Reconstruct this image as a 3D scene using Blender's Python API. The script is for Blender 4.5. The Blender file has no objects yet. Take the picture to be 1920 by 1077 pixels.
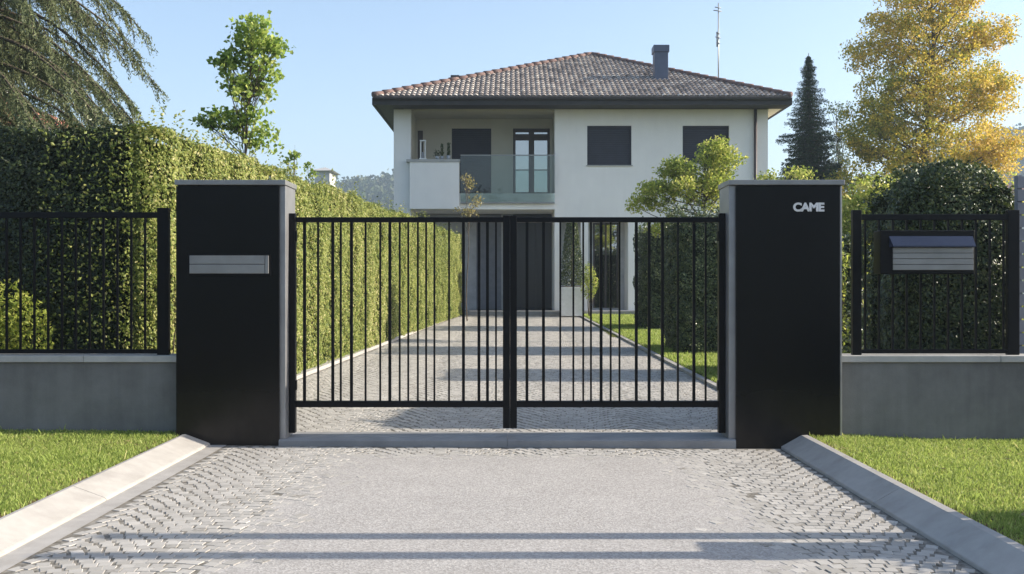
import bpy, bmesh, math, random
import numpy as np
from mathutils import Vector, Matrix

R = math.radians
F = 1866.7            # focal length in photo pixels (35 mm lens, 1920 px)
CAMH = 1.5
HOR = 532.0
SUN_EL, SUN_AZ = R(25), R(1.5)   # from +X, slightly beyond the facades
TAN = math.tan(SUN_EL)
rng = np.random.default_rng(7)
random.seed(7)
sc = bpy.context.scene
col = sc.collection

def PX(x, y): return (x - 960.0) * y / F            # lateral metres of photo column x at depth y
def PZ(v, y): return CAMH - (v - HOR) * y / F        # height of photo row v at depth y
def gz(x, y):
    return -.006*np.clip(x, -4, 4) + .0177*(np.clip(y, 9.3, 36) - 9.3)

# ------------------------------------------------------------------ tagging / linking
def tag(o, label=None, cat=None, group=None, kind=None):
    if label: o['label'] = label
    if cat: o['category'] = cat
    if group: o['group'] = group
    if kind: o['kind'] = kind
    return o
def empty(name, loc, label=None, cat=None, group=None, rz=0.0):
    o = bpy.data.objects.new(name, None); col.objects.link(o)
    o.location = loc; o.rotation_euler = (0, 0, rz); o.empty_display_size = .3
    return tag(o, label, cat, group)
def link(name, me, mats, parent=None):
    o = bpy.data.objects.new(name, me); col.objects.link(o)
    for m in (mats if isinstance(mats, (list, tuple)) else [mats]): me.materials.append(m)
    if parent is not None:
        o.parent = parent
        p = Vector((0, 0, 0)); q = parent
        while q is not None:
            p += Vector(q.location); q = q.parent
        o.location = -p          # geometry is written in world coordinates
    return o
def recentre(o, base):
    """move the origin of a top-level mesh to base without moving the geometry"""
    b = Vector(base); o.data.transform(Matrix.Translation(-b)); o.location = b
    return o

# ------------------------------------------------------------------ mesh builder
class MB:
    def __init__(s): s.v = []; s.f = []; s.sm = []
    def add(s, vs, fs, smooth=False):
        n = len(s.v); s.v += [tuple(v) for v in vs]
        for f in fs: s.f.append(tuple(i+n for i in f)); s.sm.append(smooth)
    def box(s, x0, x1, y0, y1, z0, z1):
        s.add([(x0,y0,z0),(x1,y0,z0),(x1,y1,z0),(x0,y1,z0),(x0,y0,z1),(x1,y0,z1),(x1,y1,z1),(x0,y1,z1)],
              [(0,3,2,1),(4,5,6,7),(0,1,5,4),(1,2,6,5),(2,3,7,6),(3,0,4,7)]); return s
    def tube(s, pts, rad, n=8, cap=True):
        pts = [Vector(p) for p in pts]; k = len(pts)
        if not hasattr(rad, '__len__'): rad = [rad]*k
        rings = []
        up = Vector((0.13, .21, 1)).normalized()
        for i, p in enumerate(pts):
            t = (pts[min(i+1, k-1)] - pts[max(i-1, 0)]).normalized()
            a = t.cross(up)
            if a.length < 1e-3: a = t.cross(Vector((1, 0, 0)))
            a.normalize(); b = t.cross(a)
            rings.append([p + (a*math.cos(2*math.pi*j/n) + b*math.sin(2*math.pi*j/n))*rad[i] for j in range(n)])
        vs = [v for r in rings for v in r]; fs = []
        for i in range(k-1):
            for j in range(n):
                fs.append((i*n+j, i*n+(j+1) % n, (i+1)*n+(j+1) % n, (i+1)*n+j))
        if cap: fs.append(tuple(range(n-1, -1, -1))); fs.append(tuple((k-1)*n+j for j in range(n)))
        s.add(vs, fs, True); return s
    def extrude_y(s, prof, y0, y1):
        """closed profile of (x,z) from y0 to y1"""
        n = len(prof)
        vs = [(x, y0, z) for x, z in prof] + [(x, y1, z) for x, z in prof]
        fs = [(i, (i+1) % n, n+(i+1) % n, n+i) for i in range(n)]
        fs += [tuple(range(n-1, -1, -1)), tuple(range(n, 2*n))]
        s.add(vs, fs); return s
    def extrude_x(s, prof, x0, x1):
        n = len(prof)
        vs = [(x0, y, z) for y, z in prof] + [(x1, y, z) for y, z in prof]
        fs = [(i, (i+1) % n, n+(i+1) % n, n+i) for i in range(n)]
        fs += [tuple(range(n-1, -1, -1)), tuple(range(n, 2*n))]
        s.add(vs, fs); return s
    def build(s, name, mats, parent=None, bevel=0, fixn=True):
        me = bpy.data.meshes.new(name); me.from_pydata(s.v, [], s.f); me.update()
        me.polygons.foreach_set('use_smooth', s.sm)
        if fixn or bevel:
            b = bmesh.new(); b.from_mesh(me)
            if fixn: bmesh.ops.recalc_face_normals(b, faces=b.faces)
            if bevel:
                es = [e for e in b.edges if len(e.link_faces) == 2 and e.calc_face_angle(0) > .6]
                bmesh.ops.bevel(b, geom=es, offset=bevel, segments=2, profile=.5, affect='EDGES')
            b.to_mesh(me); b.free()
        return link(name, me, mats, parent)

def mesh_np(name, V, Fq, mats, parent=None, val=None, smooth=False):
    """V (n,3), Fq (m,k) face indices, val (m,) per-face float attribute v"""
    me = bpy.data.meshes.new(name)
    m, k = Fq.shape
    me.vertices.add(len(V)); me.vertices.foreach_set('co', np.ascontiguousarray(V, dtype=np.float32).ravel())
    me.loops.add(m*k); me.loops.foreach_set('vertex_index', np.ascontiguousarray(Fq, dtype=np.int32).ravel())
    me.polygons.add(m); me.polygons.foreach_set('loop_start', np.arange(0, m*k, k, dtype=np.int32))
    me.update(calc_edges=True)
    me.polygons.foreach_set('use_smooth', np.full(m, bool(smooth)))
    if val is not None:
        a = me.attributes.new('v', 'FLOAT', 'FACE'); a.data.foreach_set('value', np.ascontiguousarray(val, dtype=np.float32))
    return link(name, me, mats, parent)

# ------------------------------------------------------------------ materials
def newmat(name):
    m = bpy.data.materials.new(name); m.use_nodes = True
    nt = m.node_tree; b = nt.nodes['Principled BSDF']
    return m, nt, nt.nodes, nt.links, b
def ramp(nt, stops):
    r = nt.nodes.new('ShaderNodeValToRGB'); e = r.color_ramp.elements
    while len(e) > 1: e.remove(e[-1])
    e[0].position = stops[0][0]; e[0].color = (*stops[0][1], 1)
    for p, c in stops[1:]:
        q = e.new(p); q.color = (*c, 1)
    return r
def objco(nt, scale=(1, 1, 1)):
    t = nt.nodes.new('ShaderNodeNewGeometry'); mp = nt.nodes.new('ShaderNodeMapping')
    mp.inputs['Scale'].default_value = scale
    nt.links.new(t.outputs['Position'], mp.inputs[0]); return mp.outputs[0]
def noise(nt, co, scale, detail=4, rough=.55):
    n = nt.nodes.new('ShaderNodeTexNoise'); n.inputs['Scale'].default_value = scale
    n.inputs['Detail'].default_value = detail; n.inputs['Roughness'].default_value = rough
    nt.links.new(co, n.inputs['Vector']); return n.outputs['Fac']
def rough_mat(name, c0, c1, scale=3, rough=.8, bump=.2, bscale=60, metallic=0, c2=None, spec=.3, vec=(1,1,1), bdist=.01):
    m, nt, N, L, b = newmat(name)
    co = objco(nt, vec)
    st = [(.3, c0), (.7, c1)] if c2 is None else [(.28, c0), (.5, c1), (.72, c2)]
    r = ramp(nt, st); L.new(noise(nt, co, scale, 7, .65), r.inputs[0]); L.new(r.outputs[0], b.inputs['Base Color'])
    b.inputs['Roughness'].default_value = rough; b.inputs['Metallic'].default_value = metallic
    b.inputs['Specular IOR Level'].default_value = spec
    if bump:
        bp = N.new('ShaderNodeBump'); bp.inputs['Strength'].default_value = bump; bp.inputs['Distance'].default_value = bdist
        L.new(noise(nt, co, bscale, 4), bp.inputs['Height']); L.new(bp.outputs[0], b.inputs['Normal'])
    return m
def leaf_mat(name, stops, trans=.35, rough=.5, spec=.3, patch=0.0, pscale=1.2):
    m, nt, N, L, b = newmat(name)
    at = N.new('ShaderNodeAttribute'); at.attribute_name = 'v'
    r = ramp(nt, stops)
    if patch:
        co = objco(nt); n = noise(nt, co, pscale, 3)
        ma = N.new('ShaderNodeMath'); ma.operation = 'MULTIPLY_ADD'; ma.inputs[1].default_value = patch; ma.inputs[2].default_value = -patch*.5
        L.new(n, ma.inputs[0])
        ad = N.new('ShaderNodeMath'); ad.operation = 'ADD'; L.new(ma.outputs[0], ad.inputs[0]); L.new(at.outputs['Fac'], ad.inputs[1])
        L.new(ad.outputs[0], r.inputs[0])
    else: L.new(at.outputs['Fac'], r.inputs[0])
    L.new(r.outputs[0], b.inputs['Base Color'])
    b.inputs['Roughness'].default_value = rough; b.inputs['Specular IOR Level'].default_value = spec
    t = N.new('ShaderNodeBsdfTranslucent'); L.new(r.outputs[0], t.inputs[0])
    mx = N.new('ShaderNodeMixShader'); mx.inputs[0].default_value = trans
    L.new(b.outputs[0], mx.inputs[1]); L.new(t.outputs[0], mx.inputs[2])
    L.new(mx.outputs[0], N['Material Output'].inputs['Surface'])
    return m
def plain(name, c, rough=.5, metallic=0, spec=.5, bump=0, bscale=200, coat=0):
    m, nt, N, L, b = newmat(name)
    b.inputs['Roughness'].default_value = rough; b.inputs['Metallic'].default_value = metallic
    b.inputs['Specular IOR Level'].default_value = spec
    co = objco(nt); r = ramp(nt, [(.3, tuple(x*.88 for x in c)), (.7, tuple(min(1, x*1.12) for x in c))])
    L.new(noise(nt, co, 5, 5), r.inputs[0]); L.new(r.outputs[0], b.inputs['Base Color'])
    if bump:
        bp = N.new('ShaderNodeBump'); bp.inputs['Strength'].default_value = bump; bp.inputs['Distance'].default_value = .002
        L.new(noise(nt, co, bscale, 3), bp.inputs['Height']); L.new(bp.outputs[0], b.inputs['Normal'])
    return m

M = {}
def streaky(name, c0, c1):
    m = rough_mat(name, c0, c1, 1.6, .88, .35, 70, spec=.25, bdist=.004)
    nt = m.node_tree; b = nt.nodes['Principled BSDF']; src = b.inputs['Base Color'].links[0].from_socket
    n1 = noise(nt, objco(nt, (7, 7, .5)), 1.3, 5, .6)
    r = ramp(nt, [(.42, (.74, .74, .73)), (.60, (1, 1, 1))]); nt.links.new(n1, r.inputs[0])
    mx = nt.nodes.new('ShaderNodeMix'); mx.data_type = 'RGBA'; mx.blend_type = 'MULTIPLY'; mx.inputs[0].default_value = .4
    nt.links.new(src, mx.inputs[6]); nt.links.new(r.outputs[0], mx.inputs[7]); nt.links.new(mx.outputs[2], b.inputs['Base Color'])
    return m
M['black'] = plain('black_metal', (.004, .004, .005), .40, 0, .16, .15, 300)
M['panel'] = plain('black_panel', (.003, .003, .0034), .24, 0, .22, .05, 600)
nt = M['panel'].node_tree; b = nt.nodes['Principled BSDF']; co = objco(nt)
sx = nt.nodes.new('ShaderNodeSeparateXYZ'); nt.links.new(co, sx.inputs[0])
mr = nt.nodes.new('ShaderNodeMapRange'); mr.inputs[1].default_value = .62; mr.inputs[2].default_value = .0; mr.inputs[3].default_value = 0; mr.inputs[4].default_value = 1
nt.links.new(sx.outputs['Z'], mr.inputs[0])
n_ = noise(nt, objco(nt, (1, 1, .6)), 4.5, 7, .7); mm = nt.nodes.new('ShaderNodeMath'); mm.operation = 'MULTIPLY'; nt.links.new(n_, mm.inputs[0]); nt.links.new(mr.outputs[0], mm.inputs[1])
mx = nt.nodes.new('ShaderNodeMix'); mx.data_type = 'RGBA'; mx.inputs[7].default_value = (.040, .032, .026, 1)  # brown ground reflection painted into the panel colour, stronger towards the foot
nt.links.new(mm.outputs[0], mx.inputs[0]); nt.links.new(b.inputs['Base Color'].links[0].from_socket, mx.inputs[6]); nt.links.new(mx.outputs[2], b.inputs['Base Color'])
M['alu'] = plain('brushed_aluminium', (.27, .27, .265), .45, .6, .5)
M['alusheet'] = plain('grey_cladding', (.30, .30, .31), .38, .55, .5)
M['navy'] = plain('navy_shutter', (.030, .032, .045), .55, 0, .3)
M['navygloss'] = plain('navy_flap', (.022, .03, .06), .25, .1, .5)
M['plaster'] = rough_mat('white_plaster', (.80, .775, .745), (.88, .855, .82), .7, .92, .25, 90, spec=.15, bdist=.004)
def streak(m, k, sc_=1.3):
    nt = m.node_tree; b = nt.nodes['Principled BSDF']; src = b.inputs['Base Color'].links[0].from_socket
    r = ramp(nt, [(.40, (.70, .69, .66)), (.62, (1, 1, 1))]); nt.links.new(noise(nt, objco(nt, (4, 4, .45)), sc_, 6, .65), r.inputs[0])
    mx = nt.nodes.new('ShaderNodeMix'); mx.data_type = 'RGBA'; mx.blend_type = 'MULTIPLY'; mx.inputs[0].default_value = k
    nt.links.new(src, mx.inputs[6]); nt.links.new(r.outputs[0], mx.inputs[7]); nt.links.new(mx.outputs[2], b.inputs['Base Color'])
streak(M['plaster'], .07)
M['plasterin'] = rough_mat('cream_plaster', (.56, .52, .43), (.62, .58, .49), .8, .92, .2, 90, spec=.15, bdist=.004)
M['concrete'] = streaky('smooth_concrete', (.125, .124, .122), (.215, .213, .208))
M['cap'] = rough_mat('cap_stone', (.34, .335, .32), (.46, .45, .43), 4, .85, .35, 90, spec=.25, bdist=.004)
M['kerb'] = rough_mat('kerb_concrete', (.32, .30, .28), (.40, .378, .352), 2.5, .88, .35, 120, spec=.2, bdist=.004, c2=(.43, .405, .38))
M['gutter'] = rough_mat('gutter_concrete', (.32, .30, .275), (.43, .405, .38), 5, .9, .4, 150, spec=.2, bdist=.004)
M['sill'] = rough_mat('sill_concrete', (.20, .20, .205), (.28, .28, .28), 3, .85, .3, 120, spec=.25, bdist=.004)
M['fascia'] = plain('dark_fascia', (.045, .042, .042), .55, 0, .3)
M['darkmetal'] = plain('blue_grey_flashing', (.075, .09, .135), .45, .3, .5)
M['door'] = plain('dark_door', (.018, .017, .018), .35, 0, .5)
M['brownframe'] = plain('brown_grey_frame', (.075, .058, .055), .5, 0, .4)
M['slatgrey'] = plain('grey_blue_cladding', (.20, .205, .23), .55, 0, .4)
M['white'] = plain('white_paint', (.72, .72, .71), .6, 0, .4)
M['terracotta'] = rough_mat('clay_roof_far', (.34, .11, .075), (.48, .19, .13), .8, .85, .4, 8, spec=.2)
M['stoneclad'] = rough_mat('stone_cladding', (.17, .16, .155), (.36, .34, .32), 3.2, .85, .6, 7, spec=.2, vec=(1, 1, 3.5), bdist=.05)
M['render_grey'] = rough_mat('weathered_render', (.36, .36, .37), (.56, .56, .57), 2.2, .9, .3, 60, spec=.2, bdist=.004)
M['bark'] = rough_mat('bark', (.055, .042, .032), (.14, .115, .09), 9, .9, .8, 30, vec=(1, 1, .3), spec=.1, bdist=.02)
M['soil'] = rough_mat('soil', (.10, .065, .038), (.19, .13, .075), 14, .95, .8, 60, spec=.1, bdist=.02)
M['lawnbase'] = rough_mat('lawn_ground', (.055, .075, .018), (.12, .12, .035), 7, .95, .6, 90, spec=.1, c2=(.085, .115, .025), bdist=.02)
M['turf'] = rough_mat('meadow', (.05, .08, .02), (.10, .12, .035), .15, .95, 0, spec=.1)
M['asphalt'] = rough_mat('asphalt', (.05, .05, .052), (.075, .074, .072), 2, .9, .5, 200, spec=.2)
M['sand'] = rough_mat('joint_sand', (.05, .045, .035), (.20, .183, .158), 16, .95, .12, 120, c2=(.33, .308, .278), spec=.1)
M['ceramic'] = plain('glazed_pot', (.35, .37, .40), .4, 0, .5)
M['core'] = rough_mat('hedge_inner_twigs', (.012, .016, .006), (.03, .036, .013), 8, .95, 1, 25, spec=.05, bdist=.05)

streak(M['kerb'], .25, 2.2)
def mat_aggregate():
    m, nt, N, L, b = newmat('exposed_aggregate')
    co = objco(nt)
    v = N.new('ShaderNodeTexVoronoi'); v.inputs['Scale'].default_value = 95; L.new(co, v.inputs['Vector'])
    r = ramp(nt, [(0, (.21, .195, .18)), (.35, (.325, .305, .285)), (.7, (.395, .372, .35)), (1, (.53, .50, .47))])
    sep = N.new('ShaderNodeSeparateColor'); L.new(v.outputs['Color'], sep.inputs[0])
    mx = N.new('ShaderNodeMath'); mx.operation = 'MULTIPLY_ADD'; mx.inputs[1].default_value = .7
    L.new(sep.outputs[0], mx.inputs[0])
    n = noise(nt, co, 1.7, 6, .65)
    m2 = N.new('ShaderNodeMath'); m2.operation = 'MULTIPLY'; m2.inputs[1].default_value = .38; L.new(n, m2.inputs[0])
    L.new(m2.outputs[0], mx.inputs[2]); L.new(mx.outputs[0], r.inputs[0])
    L.new(r.outputs[0], b.inputs['Base Color'])
    b.inputs['Roughness'].default_value = .9; b.inputs['Specular IOR Level'].default_value = .2
    bp = N.new('ShaderNodeBump'); bp.inputs['Strength'].default_value = .4; bp.inputs['Distance'].default_value = .003
    L.new(v.outputs['Distance'], bp.inputs['Height']); L.new(bp.outputs[0], b.inputs['Normal'])
    return m
M['aggregate'] = mat_aggregate()
def mat_cobble():
    m, nt, N, L, b = newmat('porphyry_cobble')
    at = N.new('ShaderNodeAttribute'); at.attribute_name = 'v'
    r = ramp(nt, [(0, (.19, .17, .145)), (.10, (.32, .30, .27)), (.5, (.385, .362, .332)), (.8, (.425, .40, .366)), (1, (.50, .47, .43))])
    co = objco(nt); n = noise(nt, co, 45, 4)
    ma = N.new('ShaderNodeMath'); ma.operation = 'MULTIPLY_ADD'; ma.inputs[1].default_value = .45; ma.inputs[2].default_value = -.22
    L.new(n, ma.inputs[0]); ad = N.new('ShaderNodeMath'); L.new(ma.outputs[0], ad.inputs[0]); L.new(at.outputs['Fac'], ad.inputs[1])
    L.new(ad.outputs[0], r.inputs[0]); L.new(r.outputs[0], b.inputs['Base Color'])
    b.inputs['Roughness'].default_value = .85; b.inputs['Specular IOR Level'].default_value = .25
    bp = N.new('ShaderNodeBump'); bp.inputs['Strength'].default_value = .12; bp.inputs['Distance'].default_value = .002
    L.new(noise(nt, co, 90, 3), bp.inputs['Height']); L.new(bp.outputs[0], b.inputs['Normal'])
    return m
M['cobble'] = mat_cobble()
def mat_tile():
    m, nt, N, L, b = newmat('clay_tiles')
    at = N.new('ShaderNodeAttribute'); at.attribute_name = 'v'
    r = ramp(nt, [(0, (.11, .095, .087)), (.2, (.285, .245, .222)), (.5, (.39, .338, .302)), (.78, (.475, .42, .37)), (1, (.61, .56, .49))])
    co = objco(nt); n = noise(nt, co, 6, 4)
    ma = N.new('ShaderNodeMath'); ma.operation = 'MULTIPLY_ADD'; ma.inputs[1].default_value = .4; ma.inputs[2].default_value = -.2
    L.new(n, ma.inputs[0]); ad = N.new('ShaderNodeMath'); L.new(ma.outputs[0], ad.inputs[0]); L.new(at.outputs['Fac'], ad.inputs[1])
    L.new(ad.outputs[0], r.inputs[0]); L.new(r.outputs[0], b.inputs['Base Color'])
    b.inputs['Roughness'].default_value = .85; b.inputs['Specular IOR Level'].default_value = .2
    return m
M['tile'] = mat_tile()
M['ridge'] = rough_mat('ridge_tiles', (.12, .075, .07), (.22, .15, .13), 4, .85, .3, 20, spec=.2)
def mat_glass(name, tint, refl=.12):
    m, nt, N, L, b = newmat(name)
    N.remove(b)
    t = N.new('ShaderNodeBsdfTransparent'); t.inputs[0].default_value = (*tint, 1)
    g = N.new('ShaderNodeBsdfGlossy'); g.inputs['Roughness'].default_value = .01
    fr = N.new('ShaderNodeFresnel'); fr.inputs[0].default_value = 1.5
    ad = N.new('ShaderNodeMath'); ad.inputs[1].default_value = refl; L.new(fr.outputs[0], ad.inputs[0])
    mx = N.new('ShaderNodeMixShader'); L.new(ad.outputs[0], mx.inputs[0]); L.new(t.outputs[0], mx.inputs[1]); L.new(g.outputs[0], mx.inputs[2])
    L.new(mx.outputs[0], N['Material Output'].inputs['Surface'])
    return m
M['glass'] = mat_glass('railing_glass', (.84, .90, .885), .0)
M['pane'] = mat_glass('window_glass', (.10, .12, .14), .48)

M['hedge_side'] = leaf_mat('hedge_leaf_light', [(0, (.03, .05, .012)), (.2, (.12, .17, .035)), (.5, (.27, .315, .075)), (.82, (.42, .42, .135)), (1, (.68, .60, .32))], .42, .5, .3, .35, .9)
M['hedge_front'] = leaf_mat('hedge_leaf_painted_shade', [(0, (.012, .02, .006)), (.5, (.032, .05, .013)), (.82, (.085, .11, .03)), (1, (.30, .33, .15))], .25, .38, .5, .25, 1.2)  # same hedge leaf as the light one, shade painted in as darker colours
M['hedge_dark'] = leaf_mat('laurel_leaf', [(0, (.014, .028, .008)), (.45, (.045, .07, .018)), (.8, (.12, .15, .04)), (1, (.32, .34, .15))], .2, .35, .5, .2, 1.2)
M['maple'] = leaf_mat('bright_leaf', [(0, (.10, .18, .03)), (.5, (.31, .42, .08)), (1, (.56, .60, .18))], .55, .45, .35)
M['lime'] = leaf_mat('lime_leaf', [(0, (.14, .20, .035)), (.5, (.40, .46, .09)), (.8, (.58, .57, .15)), (1, (.70, .62, .25))], .55, .5, .3, .2, 1.5)
M['yellow'] = leaf_mat('autumn_leaf', [(0, (.16, .21, .03)), (.3, (.34, .34, .045)), (.6, (.58, .45, .06)), (.85, (.72, .54, .09)), (1, (.76, .55, .20))], .52, .5, .3, .3, .6)
M['spruce'] = leaf_mat('spruce_needle', [(0, (.010, .026, .010)), (.6, (.028, .058, .022)), (1, (.07, .11, .04))], .1, .6, .2)
M['cedar'] = leaf_mat('cedar_needle', [(0, (.07, .085, .04)), (.5, (.18, .21, .10)), (.85, (.28, .31, .16)), (1, (.42, .43, .26))], .4, .55, .25, .3, 1.0)
M['bluetree'] = leaf_mat('grey_leaf', [(0, (.08, .11, .07)), (1, (.22, .27, .20))], .4)
M['grass'] = leaf_mat('grass_blade', [(0, (.18, .25, .05)), (.4, (.33, .42, .095)), (.75, (.46, .52, .15)), (1, (.60, .52, .25))], .5, .5, .3, .35, 2.0)
M['dry'] = leaf_mat('dry_leaf', [(0, (.15, .14, .04)), (1, (.42, .36, .16))], .4)

# ------------------------------------------------------------------ leaves
def unit(a): return a/np.maximum(np.linalg.norm(a, axis=1, keepdims=True), 1e-9)
def leaf_arrays(P, size, nrm=None, mix=.6, aspect=.55, jitter=.3, axis=None, amix=.0, droop=0.0):
    n = len(P)
    N_ = rng.normal(size=(n, 3))
    if nrm is not None: N_ = unit(N_)*(1-mix) + nrm*mix
    N_ = unit(N_)
    A = rng.normal(size=(n, 3)); A[:, 2] -= droop
    if axis is not None: A = unit(A)*(1-amix) + axis*amix
    A = unit(A - N_*np.sum(A*N_, axis=1, keepdims=True))
    B = np.cross(N_, A)
    s = (np.asarray(size)*np.ones(n)*rng.uniform(1-jitter, 1+jitter, n))[:, None]
    fold = N_*s*.12
    V = np.stack([P - A*s*.5, P + B*s*aspect*.5 - fold + A*s*.05, P + A*s*.5, P - B*s*aspect*.5 - fold + A*s*.05], 1).reshape(-1, 3)
    Fq = np.arange(4*n).reshape(n, 4)
    return V, Fq
def leaves(name, P, size, mat, parent=None, val=None, **k):
    V, Fq = leaf_arrays(P, size, **k)
    if val is None: val = rng.beta(2, 2, len(P))
    return mesh_np(name, V, Fq, mat, parent, val)

def wob(P, s=1.0, seed=0):
    """cheap smooth noise in about -1..1"""
    r = np.random.default_rng(seed); o = np.zeros(len(P))
    for i in range(6):
        k = r.normal(size=3)*s*(1+.6*i); o += np.sin(P@k + r.uniform(0, 6.28))/(1+.6*i)
    return o/2.4

def hedge(name, quad, z0f, z1, mat, label, cat, dens, lsize, faces=(1,1,1,1), bulge=.05, group=None, shoots=0, valbias=0.0, topdens=None, roundtop=0.0, shootmat=None):
    """quad: four (x,y) corners counter-clockwise, z0f(x,y) base height, z1 top height above CAM base"""
    q = [np.array(p, float) for p in quad]; c = sum(q)/4
    root = empty(name, (c[0], c[1], float(z0f(c[0], c[1]))), label, cat, group)
    Ps, Ns = [], []
    for i in range(4):
        a, b = q[i], q[(i+1) % 4]; L_ = np.linalg.norm(b-a)
        zt = z1
        n = int(L_*(zt-.2)*dens*faces[i])
        if n == 0: continue
        t = rng.random(n); xy = a + (b-a)*t[:, None]
        out = np.array([(b-a)[1], -(b-a)[0]])/L_
        zb = z0f(xy[:, 0], xy[:, 1]); u = rng.random(n)
        z = zb + .04 + (zt-zb-.04)*u
        P = np.column_stack([xy, z]); Nn = np.tile(np.array([out[0], out[1], 0.15]), (n, 1))
        d = wob(P, 2.2, 3)*bulge + wob(P, 7, 9)*bulge*.6 - np.abs(rng.normal(0, .035, n))
        if roundtop: d -= roundtop*np.clip((u-.72)/.28, 0, 1)**2.2
        rc = .32; dc = np.minimum(t, 1-t)*L_; k_ = np.clip(rc-dc, 0, rc); d -= rc-np.sqrt(np.maximum(rc*rc-k_*k_, 0))
        d -= .10*np.clip((wob(P, 1.6, 15)-.55)/.4, 0, 1)
        P = P + Nn*d[:, None]; Ps.append(P); Ns.append(Nn)
    td = dens if topdens is None else topdens
    area = np.linalg.norm(q[1]-q[0])*np.linalg.norm(q[2]-q[1]); n = int(area*td)
    u, w = rng.random(n), rng.random(n)
    xy = (q[0]*(1-u[:, None])+q[1]*u[:, None])*(1-w[:, None]) + (q[3]*(1-u[:, None])+q[2]*u[:, None])*w[:, None]
    P = np.column_stack([xy, np.full(n, z1)]); P[:, 2] += wob(P, 2.2, 5)*bulge + wob(P, 9, 6)*bulge - np.abs(rng.normal(0, .03, n))
    if roundtop:
        e = np.minimum(np.minimum(u, 1-u)*np.linalg.norm(q[1]-q[0]), np.minimum(w, 1-w)*np.linalg.norm(q[2]-q[1]))
        P[:, 2] -= roundtop*np.clip(1-e/(roundtop*1.6), 0, 1)**2
    Ps.append(P); Ns.append(np.tile(np.array([0, 0, 1.]), (n, 1)))
    if shoots:
        Q = P[rng.integers(0, n, shoots)]
        for p in Q:
            h = rng.uniform(.06, .38)*rng.random()+.05; k = int(h/.03)+2
            t = np.linspace(0, 1, k)[:, None]; lean = rng.normal(0, .12, 3)*h; lean[2] = 0
            S = p + np.column_stack([np.zeros((k, 2)), np.linspace(0, h, k)]) + lean*t + rng.normal(0, .014, (k, 3))
            Ps.append(S); Ns.append(np.tile(np.array([0, -.6, .5]), (k, 1)))
    P = np.vstack(Ps); Nn = np.vstack(Ns)
    P[:, 2] += (.055*wob(P*np.array([1, 1, 0.]), 1.1, 40)+.03*wob(P*np.array([1, 1, 0.]), 3.5, 41))*np.clip((P[:, 2]-.3)/(z1-.3), 0, 1.2)
    val = np.clip(rng.beta(2, 2.2, len(P)) + valbias + .12*wob(P, .7, 11), 0, 1)
    leaves('foliage', P, lsize, mat, root, val, nrm=Nn, mix=.62, aspect=.62)
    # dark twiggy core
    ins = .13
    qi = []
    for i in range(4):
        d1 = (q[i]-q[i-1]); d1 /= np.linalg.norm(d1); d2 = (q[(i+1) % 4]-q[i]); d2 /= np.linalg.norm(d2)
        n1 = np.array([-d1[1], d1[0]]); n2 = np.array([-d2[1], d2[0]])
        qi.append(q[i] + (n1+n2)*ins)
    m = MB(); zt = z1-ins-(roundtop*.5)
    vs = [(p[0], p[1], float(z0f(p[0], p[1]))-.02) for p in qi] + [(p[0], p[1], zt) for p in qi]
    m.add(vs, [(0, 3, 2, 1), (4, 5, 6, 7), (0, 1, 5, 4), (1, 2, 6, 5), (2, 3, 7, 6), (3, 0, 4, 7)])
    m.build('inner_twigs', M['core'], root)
    return root

def limb(m, a, b, r0, r1, bend=.08, n=5, k=5):
    a, b = np.array(a, float), np.array(b, float); L_ = np.linalg.norm(b-a)
    off = rng.normal(0, bend*L_, 3)
    pts = [a + (b-a)*t + off*math.sin(math.pi*t)*.5 + np.array([0, 0, -.06*L_*math.sin(math.pi*t)]) for t in np.linspace(0, 1, n)]
    m.tube(pts, list(np.linspace(r0, r1, n)), k, False); return pts

def crown_tree(name, base, top, lobes, nclump, nleaf, lsize, cr, mat, label, cat='tree', group=None, tr=.12, valf=None, aspect=.6, trunkmat=None, droop=.3, sq=.7, branches=True):
    """lobes: list of (cx,cy,cz,rx,ry,rz,weight)"""
    root = empty(name, base, label, cat, group)
    lob = np.array(lobes, float); w = lob[:, 6]/lob[:, 6].sum()
    ids = rng.choice(len(lob), nclump, p=w)
    d = unit(rng.normal(size=(nclump, 3))); rad = rng.random(nclump)**.42
    C = lob[ids, :3] + d*lob[ids, 3:6]*rad[:, None]
    sz = rng.uniform(.55, 1.25, nclump)*cr
    Ps = []; vals = []
    for c, s in zip(C, sz):
        k = max(4, int(nleaf*(s/cr)**2*rng.uniform(.6, 1.3)))
        dd = unit(rng.normal(size=(k, 3)))*(rng.random(k)**.45)[:, None]*s*np.array([1, 1, sq])
        Ps.append(c+dd); vals.append(np.full(k, rng.normal(0, .13)))
    P = np.vstack(Ps); v = np.clip(rng.beta(2.2, 2.2, len(P)) + np.concatenate(vals) + (valf(P) if valf else 0), 0, 1)
    leaves('crown', P, lsize, mat, root, v, aspect=aspect, droop=droop)
    m = MB(); b = np.array(base, float); b[2] -= .05; t = np.array(top, float)
    n = 9; tp = [b + (t-b)*u + np.array([math.sin(u*5+b[0]), math.cos(u*4), 0])*.02*np.linalg.norm(t-b)*math.sin(math.pi*u) for u in np.linspace(0, 1, n)]
    m.tube(tp, list(tr*(1-np.linspace(0, .9, n))), 8)
    if branches:
        order = rng.permutation(nclump)[:min(nclump, 90)]
        for i in order:
            c = C[i]; h = np.clip((c[2]-b[2])/(t[2]-b[2])-rng.uniform(.06, .16), .15, .95)
            a = b + (t-b)*h; j = min(n-1, int(h*(n-1))); a = tp[j] + (tp[min(n-1, j+1)]-tp[j])*(h*(n-1)-j)
            limb(m, a, c, tr*(1-.85*h)*.45, tr*.05+.003, .07, 5, 4)
    m.build('trunk', trunkmat or M['bark'], root)
    return root

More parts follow.
